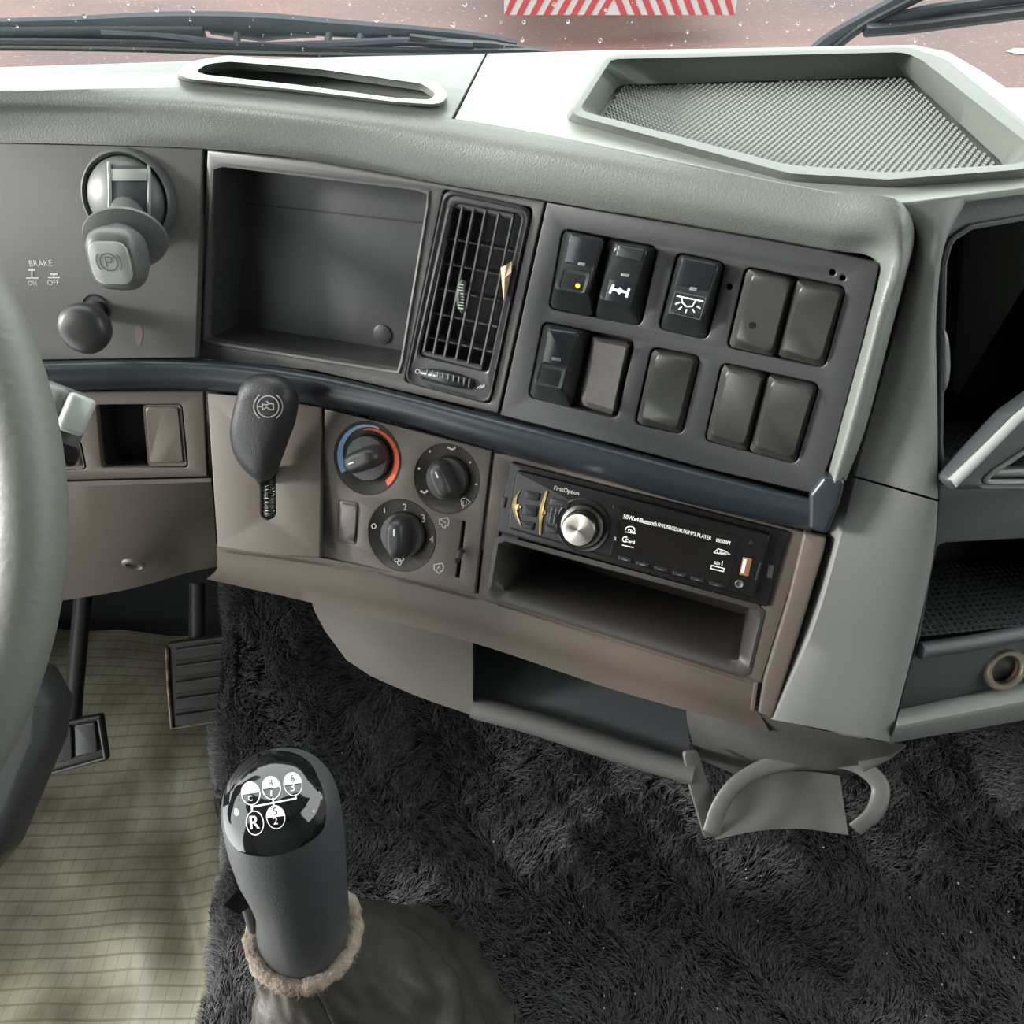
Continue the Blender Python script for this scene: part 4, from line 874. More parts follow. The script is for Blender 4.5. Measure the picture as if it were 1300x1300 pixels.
for i, ((x, y, _), r_) in enumerate(zip(dials, rads)): D.append(dial(i, x, y, r_, grip[i]))
def arcband(c, rad, a0, a1, r0, r1, n=40, lift=.0006):
    V, Fc = [], []
    def h(f): return -.0055 + (f - .64) / .35 * .0051 + lift
    for k in range(n + 1):
        a = R(a0 + (a1 - a0) * k / n); e = PC.ex * math.cos(a) + PC.ey * math.sin(a)
        f0 = r0(k / n) if callable(r0) else r0; f1 = r1(k / n) if callable(r1) else r1
        V += [c + e * (rad * f0) + PC.n * h(f0), c + e * (rad * f1) + PC.n * h(f1)]
    for k in range(n): Fc.append((2 * k, 2 * k + 2, 2 * k + 3, 2 * k + 1))
    return V, Fc
mk('cold_arc', arcband(D[0][1], rads[0], 220, 78, lambda f: .77 + .10 * f, .92), 'blue', D[0][0], smooth=0)
mk('hot_arc', arcband(D[0][1], rads[0], 112, -40, .76, lambda f: .80 + .14 * min(1, f * 1.6)), 'red', D[0][0], smooth=0)
def dots(P, pts, r_, d): return join(*[(lambda q: ([P.hit(a.x, a.y, d) for a in q[0]], q[1]))(disc2(p, r_, r_, 12)) for p in pts])
def seat_icon(x, y, s=1): return [[(x - 6 * s, y - 3 * s), (x - 2 * s, y - .5 * s), (x + 1 * s, y + 1 * s), (x + 6 * s, y - 1.5 * s)], [(x + 5 * s, y - 4 * s), (x + 6 * s, y - 1 * s)]]
mk('dial_marks', join(dots(PC, [(545.5, 573), (532, 595), (597, 587), (604.5, 615)], 1.5, -.0008), strokes(PC, seat_icon(573, 570, .8) + seat_icon(538, 625, .7), 2.2, .0003), strokes(PC, [[(585, 634), (590, 632), (597, 637), (598, 642), (592, 643), (586, 641), (585, 634)], [(588, 636), (588, 646)], [(592, 636), (591, 646)], [(595, 638), (594, 645)]], 1.1, -.0008)), 'pale', D[1][0], smooth=0)
num = join(strokes(PC, [arcpts(474.5, 668, 2.6, 3, 0, 360, 16)], 1.2, -.0006), strokes(PC, [[(488, 651), (488, 645)]], 1.3, -.0006), text(PC, '2', (512, 648), (517, 648), -.0006, 1), text(PC, '3', (535, 663), (540, 663), -.0006), text(PC, '4', (545, 688), (550, 689), .0004),
           strokes(PC, [arcpts(503.5, 711, 2.4, 2.2, 0, 360, 12), arcpts(510, 710, 2.4, 2.2, 0, 360, 12), arcpts(507, 715, 2.4, 2.2, 0, 360, 12)], 1, -.0006))
mk('dial_marks', num, 'pale', D[2][0], smooth=0)
mk('blank_button', block(PC, btn, [(433, 639), (453, 642), (450, 688), (430, 684)], .0015, .0014, -.005, .0008), 'panel', cl_)
u_ = roundpoly(PC.uvs(slt), .001); mk('slider_slot', rings(PC, [(u_, -.0055), (u_, -.012)], 32), 'cav', cl_)
mk('slider_tab', tube([PC.hit(586, 697, -.004), PC.hit(584, 702, .005), PC.hit(581.5, 708, .008), PC.hit(580, 714, .006)], [.0016, .002, .0022, .0012], 8, sx=1.3), 'dknob', cl_)
def cab(x, y): return [[(x - 6, y - 4), (x + 4, y - 6), (x + 6, y - 2), (x + 5, y + 4), (x + 2, y + 4), (x + 1, y + 7), (x - 2, y + 6), (x - 3, y + 3), (x - 6, y + 2), (x - 6, y - 4)]]
mk('recirculate_icon', strokes(PC, cab(564, 663) + [[(557, 658), (566, 664)]], 1.3, .0003), 'pale', cl_, smooth=0)
mk('fresh_air_icon', strokes(PC, cab(557, 721) + [[(555, 722), (559, 718)]], 1.3, .0003), 'pale', cl_, smooth=0)

# ================================================================== STEREO BAY AND STEREO
by = thing('stereo_bay', 'dark bay frame with an open bin below the car stereo', 'storage bin', PR.hit(780, 830, -.02))
bin_o = [(632, 680), (966, 770), (945, 858), (622, 758)]
mk('bay_frame', pslab(PR, [(628, 575), (645, 577), (1021, 676), (1004, 745), (966, 868), (790, 812), (606, 756)], 0, -.006, 0, .001, holes=[[(650, 590), (992, 678), (966, 768), (948, 856), (624, 756), (634, 676)]], hr=.002), 'panel', by)
bo = roundpoly(PR.uvs([(634, 684), (968, 775), (948, 858), (622, 757)]), .003)
bin_ = mk('bin', rings(PR, [(roundpoly(PR.uvs([(629, 677), (973, 770), (951, 863), (617, 760)]), .003), .0006), (bo, .0012), (roundpoly(PR.uvs([(640, 690), (957, 776), (938, 844), (632, 750)]), .005), -.004), ([tuple(Vector(q) * .985 + Vector(PR.uv(788, 766)) * .015) for q in roundpoly(PR.uvs([(640, 690), (957, 776), (938, 844), (632, 750)]), .005)], -.10)], 64), mat('bin_plastic', (58, 54, 51), .45, .45), by, smooth=50)
st = thing('car_stereo', 'black car stereo with a chrome volume knob and gold-trimmed buttons', 'car stereo', PR.hit(800, 730))
def s8(x, y): return (640 + x * .2846, 580 + y * .2846)
sl_px = [(648, 586), (1001, 675), (974, 771), (630, 675)]
mk('sleeve', pslab(PR, sl_px, .002, -.03, .003, .001), 'black', st)
fD = .008
face = mk('face', pslab(PR, [(655, 597), (978, 679), (957, 761), (643, 671)], .003, -.002, fD, .0016), 'black', st)
mk('display', pslab(PR, [s8(482, 212), s8(1045, 352), s8(1000, 592), s8(470, 440), s8(495, 330)], .002, fD - .001, fD + .0005, .0003), 'disp', st)
mk('knob_surround', lathe(PR.hit(*s8(352, 305), fD), PR.n, [(.0185, 0), (.0185, .0006), (.0178, .001), (.0168, .0006)], 40), 'black', st)
c = PR.hit(*s8(350, 308), fD); vk = mk('volume_knob', lathe(c, PR.n, [(.0152, 0), (.0152, .0015), (.0142, .003), (.0128, .0032), (.0122, .006), (.0112, .0115), (.0106, .0122)], 48), 'ring', st)
ck = PR.hit(*s8(342, 322), fD + .0125)
def brushed():
    m = mat('radial_brushed_steel', (226, 218, 208), 0.3, 0.5, metal=1.0); n = m.node_tree.nodes; b = n['Principled BSDF']
    b.inputs['Anisotropic'].default_value = 0.9
    tg = n.new('ShaderNodeTangent'); tg.direction_type = 'RADIAL'; tg.axis = 'Z'; m.node_tree.links.new(tg.outputs[0], b.inputs['Tangent']); return m
# the steel face has its own local frame so the brushing turns about its centre
v, f = lathe(Vector((0, 0, 0)), Vector((0, 0, 1)), [(.0, .0005), (.004, .0005), (.0085, .0003), (.0104, 0), (.0106, -.001)], 48)
kf = mk('knob_face', (v, f), brushed()); kf.parent = vk
kf.matrix_parent_inverse = Matrix(); T_ = PR.mat().copy(); T_.translation = c + PR.n * .0125 - st.location; kf.matrix_local = T_
for q, lab in (([(95, 150), (160, 165), (150, 200), (88, 185)], 'SRC'), ([(88, 215), (150, 225), (140, 270), (80, 258)], 'BND'), ([(75, 285), (135, 298), (128, 330), (85, 318)], 'AMS'), ([(210, 182), (292, 205), (282, 232), (200, 215)], 'MOD'), ([(195, 245), (240, 256), (228, 300), (186, 288)], '||'), ([(185, 305), (240, 322), (235, 348), (182, 335)], 'TRK')):
    pb_ = [s8(*a) for a in q]; o = mk('button', pslab(PR, pb_, .0008, fD - .001, fD + .0014, .0005), 'switch', st)
    cx = sum(a[0] for a in pb_) / 4; cy = sum(a[1] for a in pb_) / 4
    mk('button_legend', text(PR, lab, (cx - 3.5, cy + 1.2), (cx + 3.5, cy + 3), fD + .0017), 'knobgrey', o, smooth=0)
for pts, rad in (([(72, 150), (52, 185), (46, 222), (58, 270), (78, 312)], [.0003, .0009, .0016, .001, .0003]), ([(192, 152), (175, 200), (166, 245), (163, 300), (161, 346)], [.0009, .0011, .0015, .0011, .0009])):
    mk('gold_trim', tube(catmull([PR.hit(*s8(*a), fD + .0006) for a in pts], 4), catmull([(r_, 0, 0) for r_ in rad], 4) and [q.x for q in catmull([(r_, 0, 0) for r_ in rad], 4)], 8), 'gold', st)
for a in ((62, 225), (172, 248)):
    mk('gold_stud', lathe(PR.hit(*s8(*a), fD), PR.n, [(.0026, 0), (.0024, .001), (.0014, .0018), (0, .002)], 16), 'gold', st)
for k, a in enumerate(((538, 458), (617, 480), (699, 502), (782, 526), (862, 548), (945, 572))):
    q = [s8(a[0] - 30, a[1] - 16), s8(a[0] + 30, a[1] - 2), s8(a[0] + 28, a[1] + 14), s8(a[0] - 30, a[1] + 2)]
    o = mk('preset_button', pslab(PR, q, .0006, fD - .001, fD + .0016, .0006), 'switch', st)
    cx, cy = s8(a[0], a[1]); mk('button_legend', strokes(PR, [[(cx - 3, cy - .4), (cx + 3, cy + 1.2)]], 1.0, fD + .0018), 'lensgrey', o, smooth=0)
txt = join(text(PR, '50Wx4', s8(530, 274), s8(598, 290), fD + .0008, 1.25, .0001), text(PR, 'Bluetooth', s8(602, 291), s8(678, 310), fD + .0008, 1.5, .0001), text(PR, 'FM/USB/SD/AUX/MP3 PLAYER', s8(684, 310), s8(922, 372), fD + .0008, 1.35, .0001), text(PR, '8850BM', s8(944, 378), s8(1006, 392), fD + .0008, 1.25, .0001))
mk('display_lettering', txt, 'white', st, smooth=0)
mk('brand_lettering', text(PR, 'FirstOption', s8(222, 146), s8(332, 172), fD + .0004, 1.1, .00008), 'pale', st, smooth=0)
mk('audio_logo', join(strokes(PR, [arcpts(*s8(562, 322), 5.6, 3.2, 200, -20, 14), [s8(542, 335), s8(586, 342)]], 1.1, fD + .0008), text(PR, 'Mp3', s8(552, 331), s8(582, 339), fD + .0008, 1.0, .0001)), 'white', st, smooth=0)
mk('card_logo', join(text(PR, 'R', s8(488, 372), s8(500, 375), fD + .0008, 1.0, .0001), strokes(PR, [arcpts(*s8(540, 368), 3.2, 3.2, 40, 320, 14), [s8(526, 393), s8(578, 405)]], 1.1, fD + .0008), text(PR, 'Card', s8(538, 378), s8(580, 388), fD + .0008, 1.0, .0001)), 'white', st, smooth=0)
mk('port_logo', join(strokes(PR, [[s8(935, 426), s8(955, 410), s8(985, 420), s8(1008, 434), s8(935, 428)]], 1.2, fD + .0008), text(PR, 'USB', s8(948, 432), s8(988, 440), fD + .0008, .8, .0001)), 'white', st, smooth=0)
mk('memory_logo', join(strokes(PR, [[s8(925, 484), s8(982, 498), s8(978, 512), s8(922, 498), s8(925, 484)]], 1.3, fD + .0008), text(PR, 'SD', s8(935, 478), s8(960, 484), fD + .0008, .9, .0001), strokes(PR, [[s8(974, 464), s8(971, 486)]], 1.2, fD + .0008)), 'white', st, smooth=0)
us = mk('usb_port', pslab(PR, [s8(1066, 448), s8(1106, 456), s8(1090, 534), s8(1050, 526)], .0006, fD - .001, fD + .0009, .0003), 'tan', st)
mk('usb_tongue', pslab(PR, [s8(1070, 456), s8(1084, 458), s8(1070, 522), s8(1056, 518)], .0003, fD, fD + .0013, .0003), 'white', us)
mk('aux_jack', lathe(PR.hit(*s8(1049, 566), fD), PR.n, [(.0027, 0), (.0027, .001), (.0022, .0012), (.0014, .0008), (.0012, .0001), (0, .0001)], 24), 'knobgrey', st)
mk('card_slot', pslab(PR, [s8(1140, 470), s8(1150, 472), s8(1128, 552), s8(1118, 550)], .0003, fD - .001, fD + .0004, .0002), 'cav', st)
mk('reset_arrow', strokes(PR, [[s8(1092, 384), s8(1100, 372), s8(1110, 388), s8(1092, 384)]], 1.2, fD + .0005), 'swpanel', st, smooth=0)
for a in (((1178, 480), (1205, 486), (1196, 545), (1170, 538)), ((-10, 180), (10, 184), (0, 230), (-16, 226))):
    mk('release_latch', pslab(PR, [s8(*q) for q in a], .0006, .0025, .0042, .0004), 'swpanel', st)

# ================================================================== PASSENGER SIDE
ps = thing('passenger_shelf_unit', 'dark two-level passenger dash compartment with rubber-lined shelves', 'dash compartment', PQ.hit(1290, 800, -.02))
up = [(1196, 335), (1204, 305), (1230, 288), (1300, 276), (1470, 262), (1470, 600), (1300, 610), (1197, 615), (1192, 560)]
dn = [(1190, 690), (1320, 683), (1470, 676), (1470, 790), (1300, 806), (1166, 823)]
mk('bezel', pslab(PQ, [(1205, 262), (1230, 250), (1300, 239), (1480, 226), (1480, 900), (1300, 880), (1140, 905), (1165, 800), (1187, 690), (1191, 637), (1189, 500), (1190, 380)], 0, -.006, 0.0, .0012, holes=[up, dn], hr=[.006, .012, .014, 0.0, .004, .004, 0, .004, 0]), 'pdark', ps)
def inset(px, k, dx=0, dy=0):
    c = (sum(q[0] for q in px) / len(px), sum(q[1] for q in px) / len(px)); return [(c[0] + (q[0] - c[0]) * k + dx, c[1] + (q[1] - c[1]) * k + dy) for q in px]
uu = roundpoly(PQ.uvs(up), .008); dd = roundpoly(PQ.uvs(dn), .004)
mk('opening_trim', tube([PQ.w(*q, .0012) for q in uu], .0016, 6, closed=True), 'knobgrey', ps)
ub = mk('upper_bin', cavity(PQ, uu, [tuple(Vector(q) + Vector((.004, .0))) for q in uu], .13, -.003), 'cav', ps)
lb = mk('lower_bin', cavity(PQ, dd, dd, .11, -.003), 'cav', ps)
mk('bin_tab', pillow(PQ, PQ.uvs([(1192, 410), (1198, 414), (1201, 440), (1202, 470), (1199, 495), (1193, 505)]), -.002, .004, .4, 32), 'knobgrey', ub)
# rubber mats on the bin floors
def rib_mat(px_line, depth, name, parent, nrow, lift=.003):
    V, Fc = [], []
    a, b = PQ.hit(*px_line[0]), PQ.hit(*px_line[1]); e = b - a
    n1 = int(e.length / .0055); rw = depth / nrow
    for j_ in range(nrow):
        for i in range(n1):
            p = a + e * ((i + (.5 if j_ % 2 else 0)) / n1) - PQ.n * (.006 + j_ * rw) + PQ.ey * lift; k = len(V)
            ex = e.normalized() * .0022; dy = PQ.n * (rw * .42)
            V += [p - ex, p - dy, p + ex, p + dy, p + PQ.ey * .0016]; Fc += [(k, k + 1, k + 4), (k + 1, k + 2, k + 4), (k + 2, k + 3, k + 4), (k + 3, k, k + 4)]
    base = ([a - PQ.n * .004 + PQ.ey * lift, b - PQ.n * .004 + PQ.ey * lift, b - PQ.n * (depth + .006) + PQ.ey * lift, a - PQ.n * (depth + .006) + PQ.ey * lift], [(0, 1, 2, 3)])
    o = mk(name, join(base, (V, Fc)), 'pdark', parent, smooth=0); o['kind'] = 'stuff'
rib_mat(((1199, 606), (1460, 596)), .11, 'rubber_lining', ub, 14)
rib_mat(((1172, 817), (1460, 786)), .10, 'rubber_lining', lb, 14)
mk('sill', pslab(PQ, [(1197, 580), (1215, 588), (1225, 592), (1214, 613), (1197, 612)], .001, -.012, .001, .0006), 'knobgrey', ps)
# lower ledge, recess and bottom lip
mk('ledge', tube([PQ.hit(1168, 826, .002), PQ.hit(1230, 817, .003), PQ.hit(1300, 804, .003), PQ.hit(1470, 780, .003)], .0055, 10), 'pdark', ps)
def qrow(pts, d): return catmull([PQ.hit(x, y, d) for x, y in pts], 6)
bl = [[(1143, 898), (1300, 864), (1470, 830)], [(1141, 904), (1300, 872), (1470, 838)], [(1137, 922), (1300, 890), (1470, 856)], [(1135, 928), (1300, 896), (1470, 862)], [(1128, 944), (1300, 914), (1470, 882)]]
mk('bottom_lip', loft([qrow(r_, d) for r_, d in zip(bl, (-.004, .006, .016, .0165, .008))] + [[p - PQ.n * .05 for p in qrow(bl[-1], .008)]]), 'pillar', ps, smooth=45)
mk('side_panel', pslab(PQ, [(1481, 226), (2050, 196), (2050, 860), (1481, 898)], 0, -.006, 0, .001), 'pdark', ps)
mk('side_top', pslab(HZ, [(1431, 226), (1900, 190), (1900, 120), (1431, 200)], 0, -.004, 0, .0004), 'cover', ps)
# power socket
t = thing('power_socket', 'round brass-coloured power socket ring below the passenger shelf', 'socket', PQ.hit(1275, 870))
c = PQ.hit(1276, 850, .004); ax = (PQ.n + PQ.ex * -.25 + PQ.ey * .35).normalized()
mk('socket_ring', lathe(c, ax, [(.0152, -.004), (.0152, .001), (.0138, .003), (.0112, .003), (.0102, .0015), (.0098, -.004)], 40, sx=.82, xa=(PQ.ex + PQ.ey * .9), cap=False), 'brass', t)
mk('socket_barrel', lathe(c, ax, [(.0101, .0012), (.0095, -.014), (0, -.014)], 32, sx=.82, xa=(PQ.ex + PQ.ey * .9), cap=False), 'socketin', t)
# grab handle in front of the upper bin
t = thing('grab_handle', 'worn silver-edged triangular grab handle crossing the upper compartment', 'handle', PQ.hit(1260, 620))
ho = [(1204, 612), (1214, 624), (1330, 620), (1470, 612), (1470, 400), (1330, 494), (1285, 526)]
hi_ = [(1246, 612), (1262, 598), (1320, 560), (1460, 470), (1460, 602), (1330, 612)]
mk('handle_frame', pslab(PQ, ho, .004, .002, .016, .004, holes=[hi_], hr=.004), 'pdark', t)
mk('worn_edge', tube([PQ.hit(1209, 613, .015), PQ.hit(1250, 572, .015), PQ.hit(1288, 533, .015), PQ.hit(1335, 497, .015), PQ.hit(1460, 412, .015)], .0035, 10), 'silver', t)
mk('inner_edge', tube([PQ.hit(*q, .0145) for q in roundpoly(hi_, 8)], .0018, 8, closed=True), 'bracket', t)
mk('inner_plate', pslab(PQ, [(1254, 608), (1262, 597), (1330, 594), (1450, 588), (1450, 600), (1330, 606)], .002, .002, .010, .002), 'bracket', t)

# ================================================================== STEERING WHEEL, COLUMN, STALK
wc = atd(-566, 655, .42)
wn = (C0 + Vector((-.35, 0, 0)) - wc).normalized(); wn = Vector((0.0, -.72, .69)).normalized()
t = thing('steering_wheel', 'grey grained steering wheel rim at the edge of the driver side', 'steering wheel', wc)
wu = wn.orthogonal().normalized(); wv = wn.cross(wu)
SPOKE = math.degrees(math.atan2((Vector((-1, 0, 0)) - Vector((0, .3, .3))).dot(wv), (Vector((-1, 0, 0)) - Vector((0, .3, .3))).dot(wu))) - 30
rim = [wc + wu * (.2345 * math.cos(2 * math.pi * k / 96)) + wv * (.2345 * math.sin(2 * math.pi * k / 96)) for k in range(96)]
mk('rim', tube(rim, .0172, 20, closed=True), 'wheel', t)
mk('hub', lathe(wc - wn * .05, wn, [(.05, 0), (.075, .01), (.075, .03), (.05, .045), (0, .048)], 32), 'black', t)
for k in range(2):
    a = R(SPOKE + 60 * k); e = wu * math.cos(a) + wv * math.sin(a); mk('spoke', tube([wc - wn * .03 + e * .06, wc - wn * .02 + e * .14, wc + e * .225], [.02, .014, .010], 10, sx=.5, upv=wn.cross(e)), 'black', t)
t = thing('steering_column', 'dark grey steering column shroud below the wheel rim', 'steering column', atd(-60, 1100, .62))
PCo = Plane(atd(0, 980, .66), Vector((1, 0, -.1)), Vector((0, .75, .66)))
mk('shroud', pslab(PCo, [(-400, 760), (40, 850), (64, 893), (56, 950), (30, 1010), (-4, 1090), (-80, 1180), (-400, 1250)], .01, -.05, 0, .012), mat('column_plastic', (60, 61, 60), .55, .4, grain=(900, .2, .0005)), t)
t = thing('stalk_switch', 'grey column stalk switch end with a sliding button behind the wheel rim', 'switch', atd(80, 580, .49))
ax = Vector((.9, -.2, .05)).normalized(); ay = Vector((.15, .75, .62)); ay = (ay - ax * ay.dot(ax)).normalized(); az = ax.cross(ay)
ca, sa = math.cos(R(-14)), math.sin(R(-14)); ax, ay = ax * ca + ay * sa, ay * ca - ax * sa
c = atd(80, 533, .48)
mk('switch_body', rbox(c - ax * .004, ax, ay, az, .022, .036, .03, .006), 'knobgrey', t)
mk('stalk', tube([c - ax * .012, c - ax * .10 + az * -.01], .009, 14), 'knobgrey', t)
c2 = c + ax * .0125 + az * .0075 + ay * .006
mk('switch_button', rbox(c2, (ax - az * 1.3).normalized(), ay, (az + ax * 1.3).normalized(), .014, .022, .010, .003), 'silver', t)
mk('switch_underside', rbox(c - ay * .018 + ax * .002, ax, ay, az, .022, .012, .02, .004), 'black', t)

# ================================================================== PEDALS AND FLOOR MAT
t = thing('accelerator_pedal', 'ribbed black accelerator pedal with worn metal edge beside the carpet', 'pedal', atz(240, 925, -1.18))
PP = Plane(atz(216, 925, -1.17), Vector((1, .06, 0)), Vector((0, .45, .9)))
mk('pedal_plate', pslab(PP, [(212, 818), (290, 808), (294, 912), (218, 927)], .004, -.012, 0, .002), 'pedal', t)
for k in range(5):
    y_ = 822 + k * 21
    mk('pedal_rib', pslab(PP, [(222, y_ + 3), (288, y_ - 6), (288, y_ + 8), (222, y_ + 18)], .003, -.001, .006, .002), 'pedal', t)
mk('metal_edge', tube([PP.hit(212, 822, .002), PP.hit(214, 870, .002), PP.hit(218, 924, .002), PP.hit(250, 919, .002), PP.hit(292, 911, .002)], .003, 8), 'steel', t)
mk('pedal_arm', tube([PP.hit(250, 830, -.02), PP.hit(250, 790, -.04), PP.hit(250, 740, -.06)], .012, 10), 'pedal', t)
t = thing('brake_pedal', 'square rubber brake pedal with a worn rim in the dark footwell', 'pedal', atz(90, 985, -1.08))
PB2 = Plane(atz(90, 980, -1.08), Vector((1, .08, 0)), Vector((0, .6, .8)))
mk('pedal_plate', pslab(PB2, [(40, 925), (128, 908), (136, 966), (40, 990)], .004, -.014, 0, .003), 'pedal', t)
mk('pedal_pad', pslab(PB2, [(94, 921), (120, 917), (124, 955), (95, 962)], .003, 0, .006, .002), 'dknob', t)
mk('pedal_pad', pslab(PB2, [(44, 930), (90, 922), (92, 964), (44, 976)], .003, 0, .006, .002), 'pedal', t)
mk('metal_edge', tube([PB2.hit(126, 912, .003), PB2.hit(134, 962, .003), PB2.hit(88, 975, .003), PB2.hit(40, 988, .003)], .003, 8), 'dknob', t)
mk('pedal_arm', tube([PB2.hit(90, 925, -.015), PB2.hit(95, 870, -.03), Vector((-.60, .90, .42)), Vector((-.60, .93, .60))], [.013, .012, .012, .012], 10), 'pedal', t)

# floor mat, wrinkled
nx, ny = 90, 110; x0, x1, y0, y1 = -1.03, -0.29, -0.35, 0.93
V, Fc = [], []
for j_ in range(ny + 1):
    for i in range(nx + 1):
        x = x0 + (x1 - x0) * i / nx; y = y0 + (y1 - y0) * j_ / ny
        h = .014 + .030 * (noise.noise(Vector((x * 4.2, y * 3.2, 1.3))) + .5 * noise.noise(Vector((x * 9 + y * 4, y * 6, 4.0))))
        h += .04 * math.exp(-((x + .33) / .05) ** 2)                       # turns up against the tunnel
        h += .018 * math.exp(-(((x + .44) + (y - .55) * .35) / .03) ** 2) * math.exp(-((y - .5) / .16) ** 2)
        V.append(Vector((x, y, max(.003, h))))
for j_ in range(ny):
    for i in range(nx): a = j_ * (nx + 1) + i; Fc.append((a, a + 1, a + nx + 2, a + nx + 1))
solo('floor_mat', (V, Fc), 'mat', 'wrinkled cream vinyl floor mat printed with a fine dark grid', 'floor mat', smooth=80)

# ================================================================== CARPET (black plush over the engine tunnel)
prof = [(-.25, -.80), (-.10, -.80), (.10, -.80), (.24, -.80), (.31, -.802), (.35, -.795), (.385, -.765), (.44, -.70), (.52, -.60), (.60, -.50), (.66, -.42)]
pr = catmull([(0, a, b) for a, b in prof], 8)
cross = [(-.292, -.46), (-.290, -.30), (-.287, -.16), (-.284, -.06), (-.278, -.022), (-.262, -.006), (-.235, 0.0)]  # (x, drop below top) at the left edge
xs = [(-.292, -.46), (-.290, -.30), (-.287, -.18), (-.285, -.10), (-.283, -.055), (-.279, -.028), (-.270, -.011), (-.257, -.003), (-.24, 0)] + [(-.24 + .98 * k / 60, 0) for k in range(1, 61)]
def chz(x, y, dz):
    b = .010 * noise.noise(Vector((x * 5, y * 5, 2))) + .006 * noise.noise(Vector((x * 14, y * 14, 7)))
    b += .012 * math.exp(-((y - .33 - .04 * math.sin(x * 6)) / .025) ** 2)
    return b if dz > -.02 else b * .4
V, Fc = [], []
for p in pr:
    for x, dz in xs:
        edge = .012 * noise.noise(Vector((p.y * 6, dz * 5, 9))) - (.03 * max(0, (.42 - p.y)) if p.y < .42 else 0) * -0.0
        zz = CAMZ + p.z + chz(x, p.y, dz) + dz * (1.0 if p.z < -.7 else 1.7)
        yy = p.y
        V.append(Vector((x + (edge if x < -.23 else 0) + (.035 * max(0, .42 - p.y) if x < -.2 else 0), yy, max(.004, zz))))
nxs = len(xs)
for j_ in range(len(pr) - 1):
    for i in range(nxs - 1): a = j_ * nxs + i; Fc.append((a, a + 1, a + nxs + 1, a + nxs))
base_n = len(V)
Va = np.array([tuple(v) for v in V]); Fa = np.array(Fc)
# pile: fine tapering blades leaning with a swirling nap
e1 = Va[Fa[:, 1]] - Va[Fa[:, 0]]; e2 = Va[Fa[:, 3]] - Va[Fa[:, 0]]; cr = np.cross(e1, e2); ar = np.linalg.norm(cr, axis=1); nrm = cr / np.maximum(ar[:, None], 1e-12)
cenf = Va[Fa].mean(axis=1)
vis = (cenf[:, 1] > 0.02) & (cenf[:, 0] < .62)
wgt = ar * np.where(vis, 1, 0.02); wgt /= wgt.sum()
NB = 240000
fi = np.random.choice(len(Fa), NB, p=wgt); ra, rb = np.random.rand(NB, 1), np.random.rand(NB, 1)
q = Va[Fa[fi]]; P0 = (q[:, 0] * (1 - ra) + q[:, 1] * ra) * (1 - rb) + (q[:, 3] * (1 - ra) + q[:, 2] * ra) * rb
Nn = nrm[fi]
def vn(p, s, o):     # cheap smooth random field
    return np.sin(p[:, 0] * s + o) * np.cos(p[:, 1] * s * 1.3 + o * 2) + .6 * np.sin(p[:, 0] * s * 2.3 + p[:, 1] * s * 1.7 + o * 3) + .4 * np.cos(p[:, 1] * s * 4.1 - p[:, 0] * s * 3.3 + p[:, 2] * s + o)
ang = 1.6 * vn(P0, 16, .3) + .7 * vn(P0, 55, 1.7) + np.random.randn(NB) * .45 - 1.2
T1 = np.cross(Nn, np.array([0, 1, .01])); T1 /= np.maximum(np.linalg.norm(T1, axis=1, keepdims=True), 1e-9); T2 = np.cross(Nn, T1)
lean = T1 * np.cos(ang)[:, None] + T2 * np.sin(ang)[:, None]
Lb = (.0100 + .005 * np.random.rand(NB))[:, None] * (1 + .25 * vn(P0, 30, 4.0))[:, None]
wd = np.cross(lean, Nn) * .00034
mid_ = P0 + Nn * Lb * .55 + lean * Lb * .32; tip = P0 + Nn * Lb * .62 + lean * Lb * .95
BV = np.concatenate([P0 - wd, P0 + wd, mid_ - wd * .8, mid_ + wd * .8, tip], axis=0)
ii = np.arange(NB)
F1 = np.stack([ii, ii + NB, ii + 3 * NB, ii + 2 * NB], 1) + base_n; F2 = np.stack([ii + 2 * NB, ii + 3 * NB, ii + 4 * NB], 1) + base_n
allV = np.concatenate([Va, BV]); off = np.array([0.2, 0.3, CAMZ - .8])
me = bpy.data.meshes.new('carpet'); nV = len(allV)
loops = np.concatenate([Fa.ravel(), F1.ravel(), F2.ravel()]).astype(np.int32)
starts = np.concatenate([np.arange(len(Fa)) * 4, len(Fa) * 4 + np.arange(NB) * 4, len(Fa) * 4 + NB * 4 + np.arange(NB) * 3]).astype(np.int32)
me.vertices.add(nV); me.vertices.foreach_set('co', (allV - off).astype(np.float32).ravel())
me.loops.add(len(loops)); me.loops.foreach_set('vertex_index', loops)
me.polygons.add(len(starts)); me.polygons.foreach_set('loop_start', starts)
me.update(calc_edges=True); me.materials.append(M['fur']); me.materials.append(M['furbase']); me.shade_smooth()
mi = np.zeros(len(starts), dtype=np.int32); mi[:len(Fa)] = 1; me.polygons.foreach_set('material_index', mi)
o = bpy.data.objects.new('carpet', me); COL.objects.link(o); o.location = tuple(off)
o['label'] = 'black plush carpet covering the engine tunnel and footwell side'; o['category'] = 'carpet'; o['kind'] = 'stuff'

